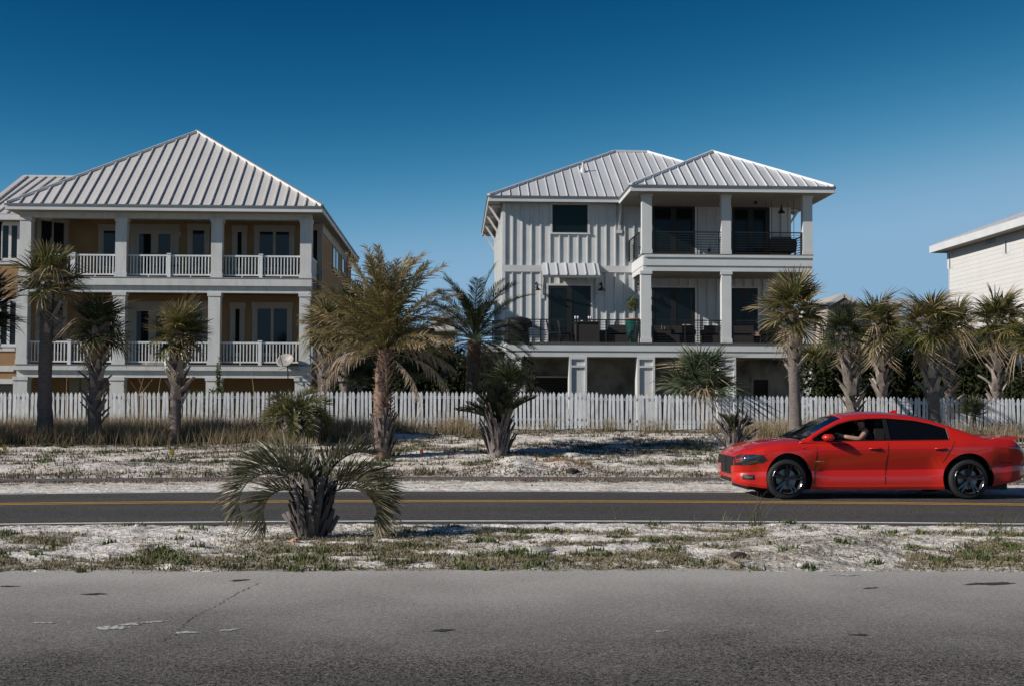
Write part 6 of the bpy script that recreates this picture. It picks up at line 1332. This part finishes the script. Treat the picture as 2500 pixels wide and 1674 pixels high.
# driftwood and rubble on the verge
def log(label, pts, r0, m, name='driftwood'):
    P3 = [];
    for (px, py, dz_) in pts: Y = CAMH*F/(py-967.8); c = P(px, py, Y); P3.append(Vector((c.x, c.y, c.z+dz_)))
    tag(MB().tube(P3, r0, 7).build(name, m, smooth=True), label, 'driftwood')
M_wood = mat('driftwood', (.26, .21, .17), .9, (.15, .12, .10), 12, .5, 40)
log('weathered grey driftwood stick at the lot edge left of the sand heap', [(1746, 1368, .05), (1775, 1376, .04), (1808, 1386, .03)], [.02, .028, .015], M_wood); log('thin dark twig lying on the sand heap', [(1960, 1352, .13), (1995, 1348, .13), (2020, 1349, .13)], [.006, .008, .004], M_wood); log('thin twig poking up on the right of the sand heap', [(2055, 1325, .10), (2075, 1338, .12)], [.006, .004], M_wood); log('short dark stick at the lot edge below the sand heap', [(1500, 1384, .03), (1516, 1386, .03)], [.02, .015], M_wood)
def rock(label, px, py, w, h, m, seed, Y=None):
    Y = Y or CAMH*F/(py-967.8); c = P(px, py, Y); g_ = ground(c.x, Y) if Y > 24 else .03; bm = bmesh.new(); bmesh.ops.create_icosphere(bm, subdivisions=2, radius=.5); r_ = random.Random(seed)
    for v in bm.verts: v.co = Vector((v.co.x*w, v.co.y*w*.8, v.co.z*h))*r_.uniform(.8, 1.15)
    me = bpy.data.meshes.new('rock'); bm.to_mesh(me); bm.free(); me.materials.append(m); o = link('rock', me, None, (c.x, Y, g_+h*.2)); tag(o, label, 'rock')
rock('grey flat stone in the weeds right of centre on the near verge', 1325, 1347, .26, .06, mat('grey_rock', (.32, .31, .29), .9, (.2, .19, .18), 20, .6, 50), 1); rock('dark root clump at the left end of the sand heap', 1803, 1366, .20, .09, mat('root_clump', (.05, .035, .03), .95), 2); rock('dark lump beside the footpath right of the sand mounds', 1397, 1152, .26, .14, mat('dark_lump', (.045, .04, .038), .95), 3, 28.2)
rock('small pale shell chunk at the lot edge under the sand heap', 1955, 1388, .09, .06, mat('shell_chunk', (.6, .56, .5), .8), 4)
# reddish dry brush between the mounds and the long stalks on the near verge
M_rust = leafmat('rusty_straw', (.34, .17, .09), (.42, .24, .13), (.45, .3, .2), .1, .8, .8)
c_ = G(1375, 29.3); n = 1100; X = c_.x+rng.normal(0, .22, n); s = Y2S(X, 29.3)+rng.normal(0, .12, n); blades('straw_heap', X, s, Hs, .13, .010, M_rust, .9, 2, kind='stuff', label='rusty dry straw heap between the two sand mounds', cat='straw')
for k, (px, Y, h, n, lab) in enumerate([(1845, 16.9, .46, 26, 'tall arching grass tuft at the near road edge in front of the red car'), (1780, 16.9, .22, 12, 'short grass tuft left of the tall arching tuft'), (2450, 16.4, .25, 22, 'wispy grass tuft near the right edge of the verge'), (1506, 17.3, .42, 3, 'thin solitary grass stalk at the near road edge'), (1700, 17.1, .16, 16, 'low wispy grass left of the tall tuft')]):
    x = PX(px, Y, 1280); X = x+rng.normal(0, .05, n); s = Y2S(X, Y)+rng.normal(0, .04, n); o = blades('grass_tuft', X, s, verge_z, h, .010, M_mat_, .75, 5, kind='thing', label=lab); 
# long bare stalks leaning above the left part of the fence
M_stalk = mat('dry_stalk', (.42, .30, .17), .8)
for k, (p0, p1) in enumerate([((358, 972), (338, 920)), ((345, 960), (372, 925)), ((338, 965), (352, 915)), ((352, 975), (318, 930)), ((388, 950), (392, 922)), ((162, 960), (164, 895)), ((620, 955), (614, 908)), ((320, 1000), (300, 935))]):
    a = P(p0[0], p0[1], 37.3); b = P(p1[0], p1[1], 37.3); g0 = Vector((a.x, 37.3, ground(a.x, 37.3))); tag(MB().tube([g0, a, b], [.009, .008, .004], 4).build('dry_stalk', M_stalk), ['thin dry stalk leaning left above the fence, leftmost of the crossed trio', 'thin dry stalk crossing the trio to the right above the fence', 'thin dry stalk in the middle of the crossed trio above the fence', 'long dry stalk leaning farthest left behind the trio', 'upright dry stalk just left of the round crowned palm trunk', 'tall vertical dry stalk between the two leftmost palm trunks', 'dry stalk above the fence below the satellite dish', 'dry stalk leaning beside the porch pier left of the crossed trio'][k], 'plant stalk', 'bare dry stalks above the fence')
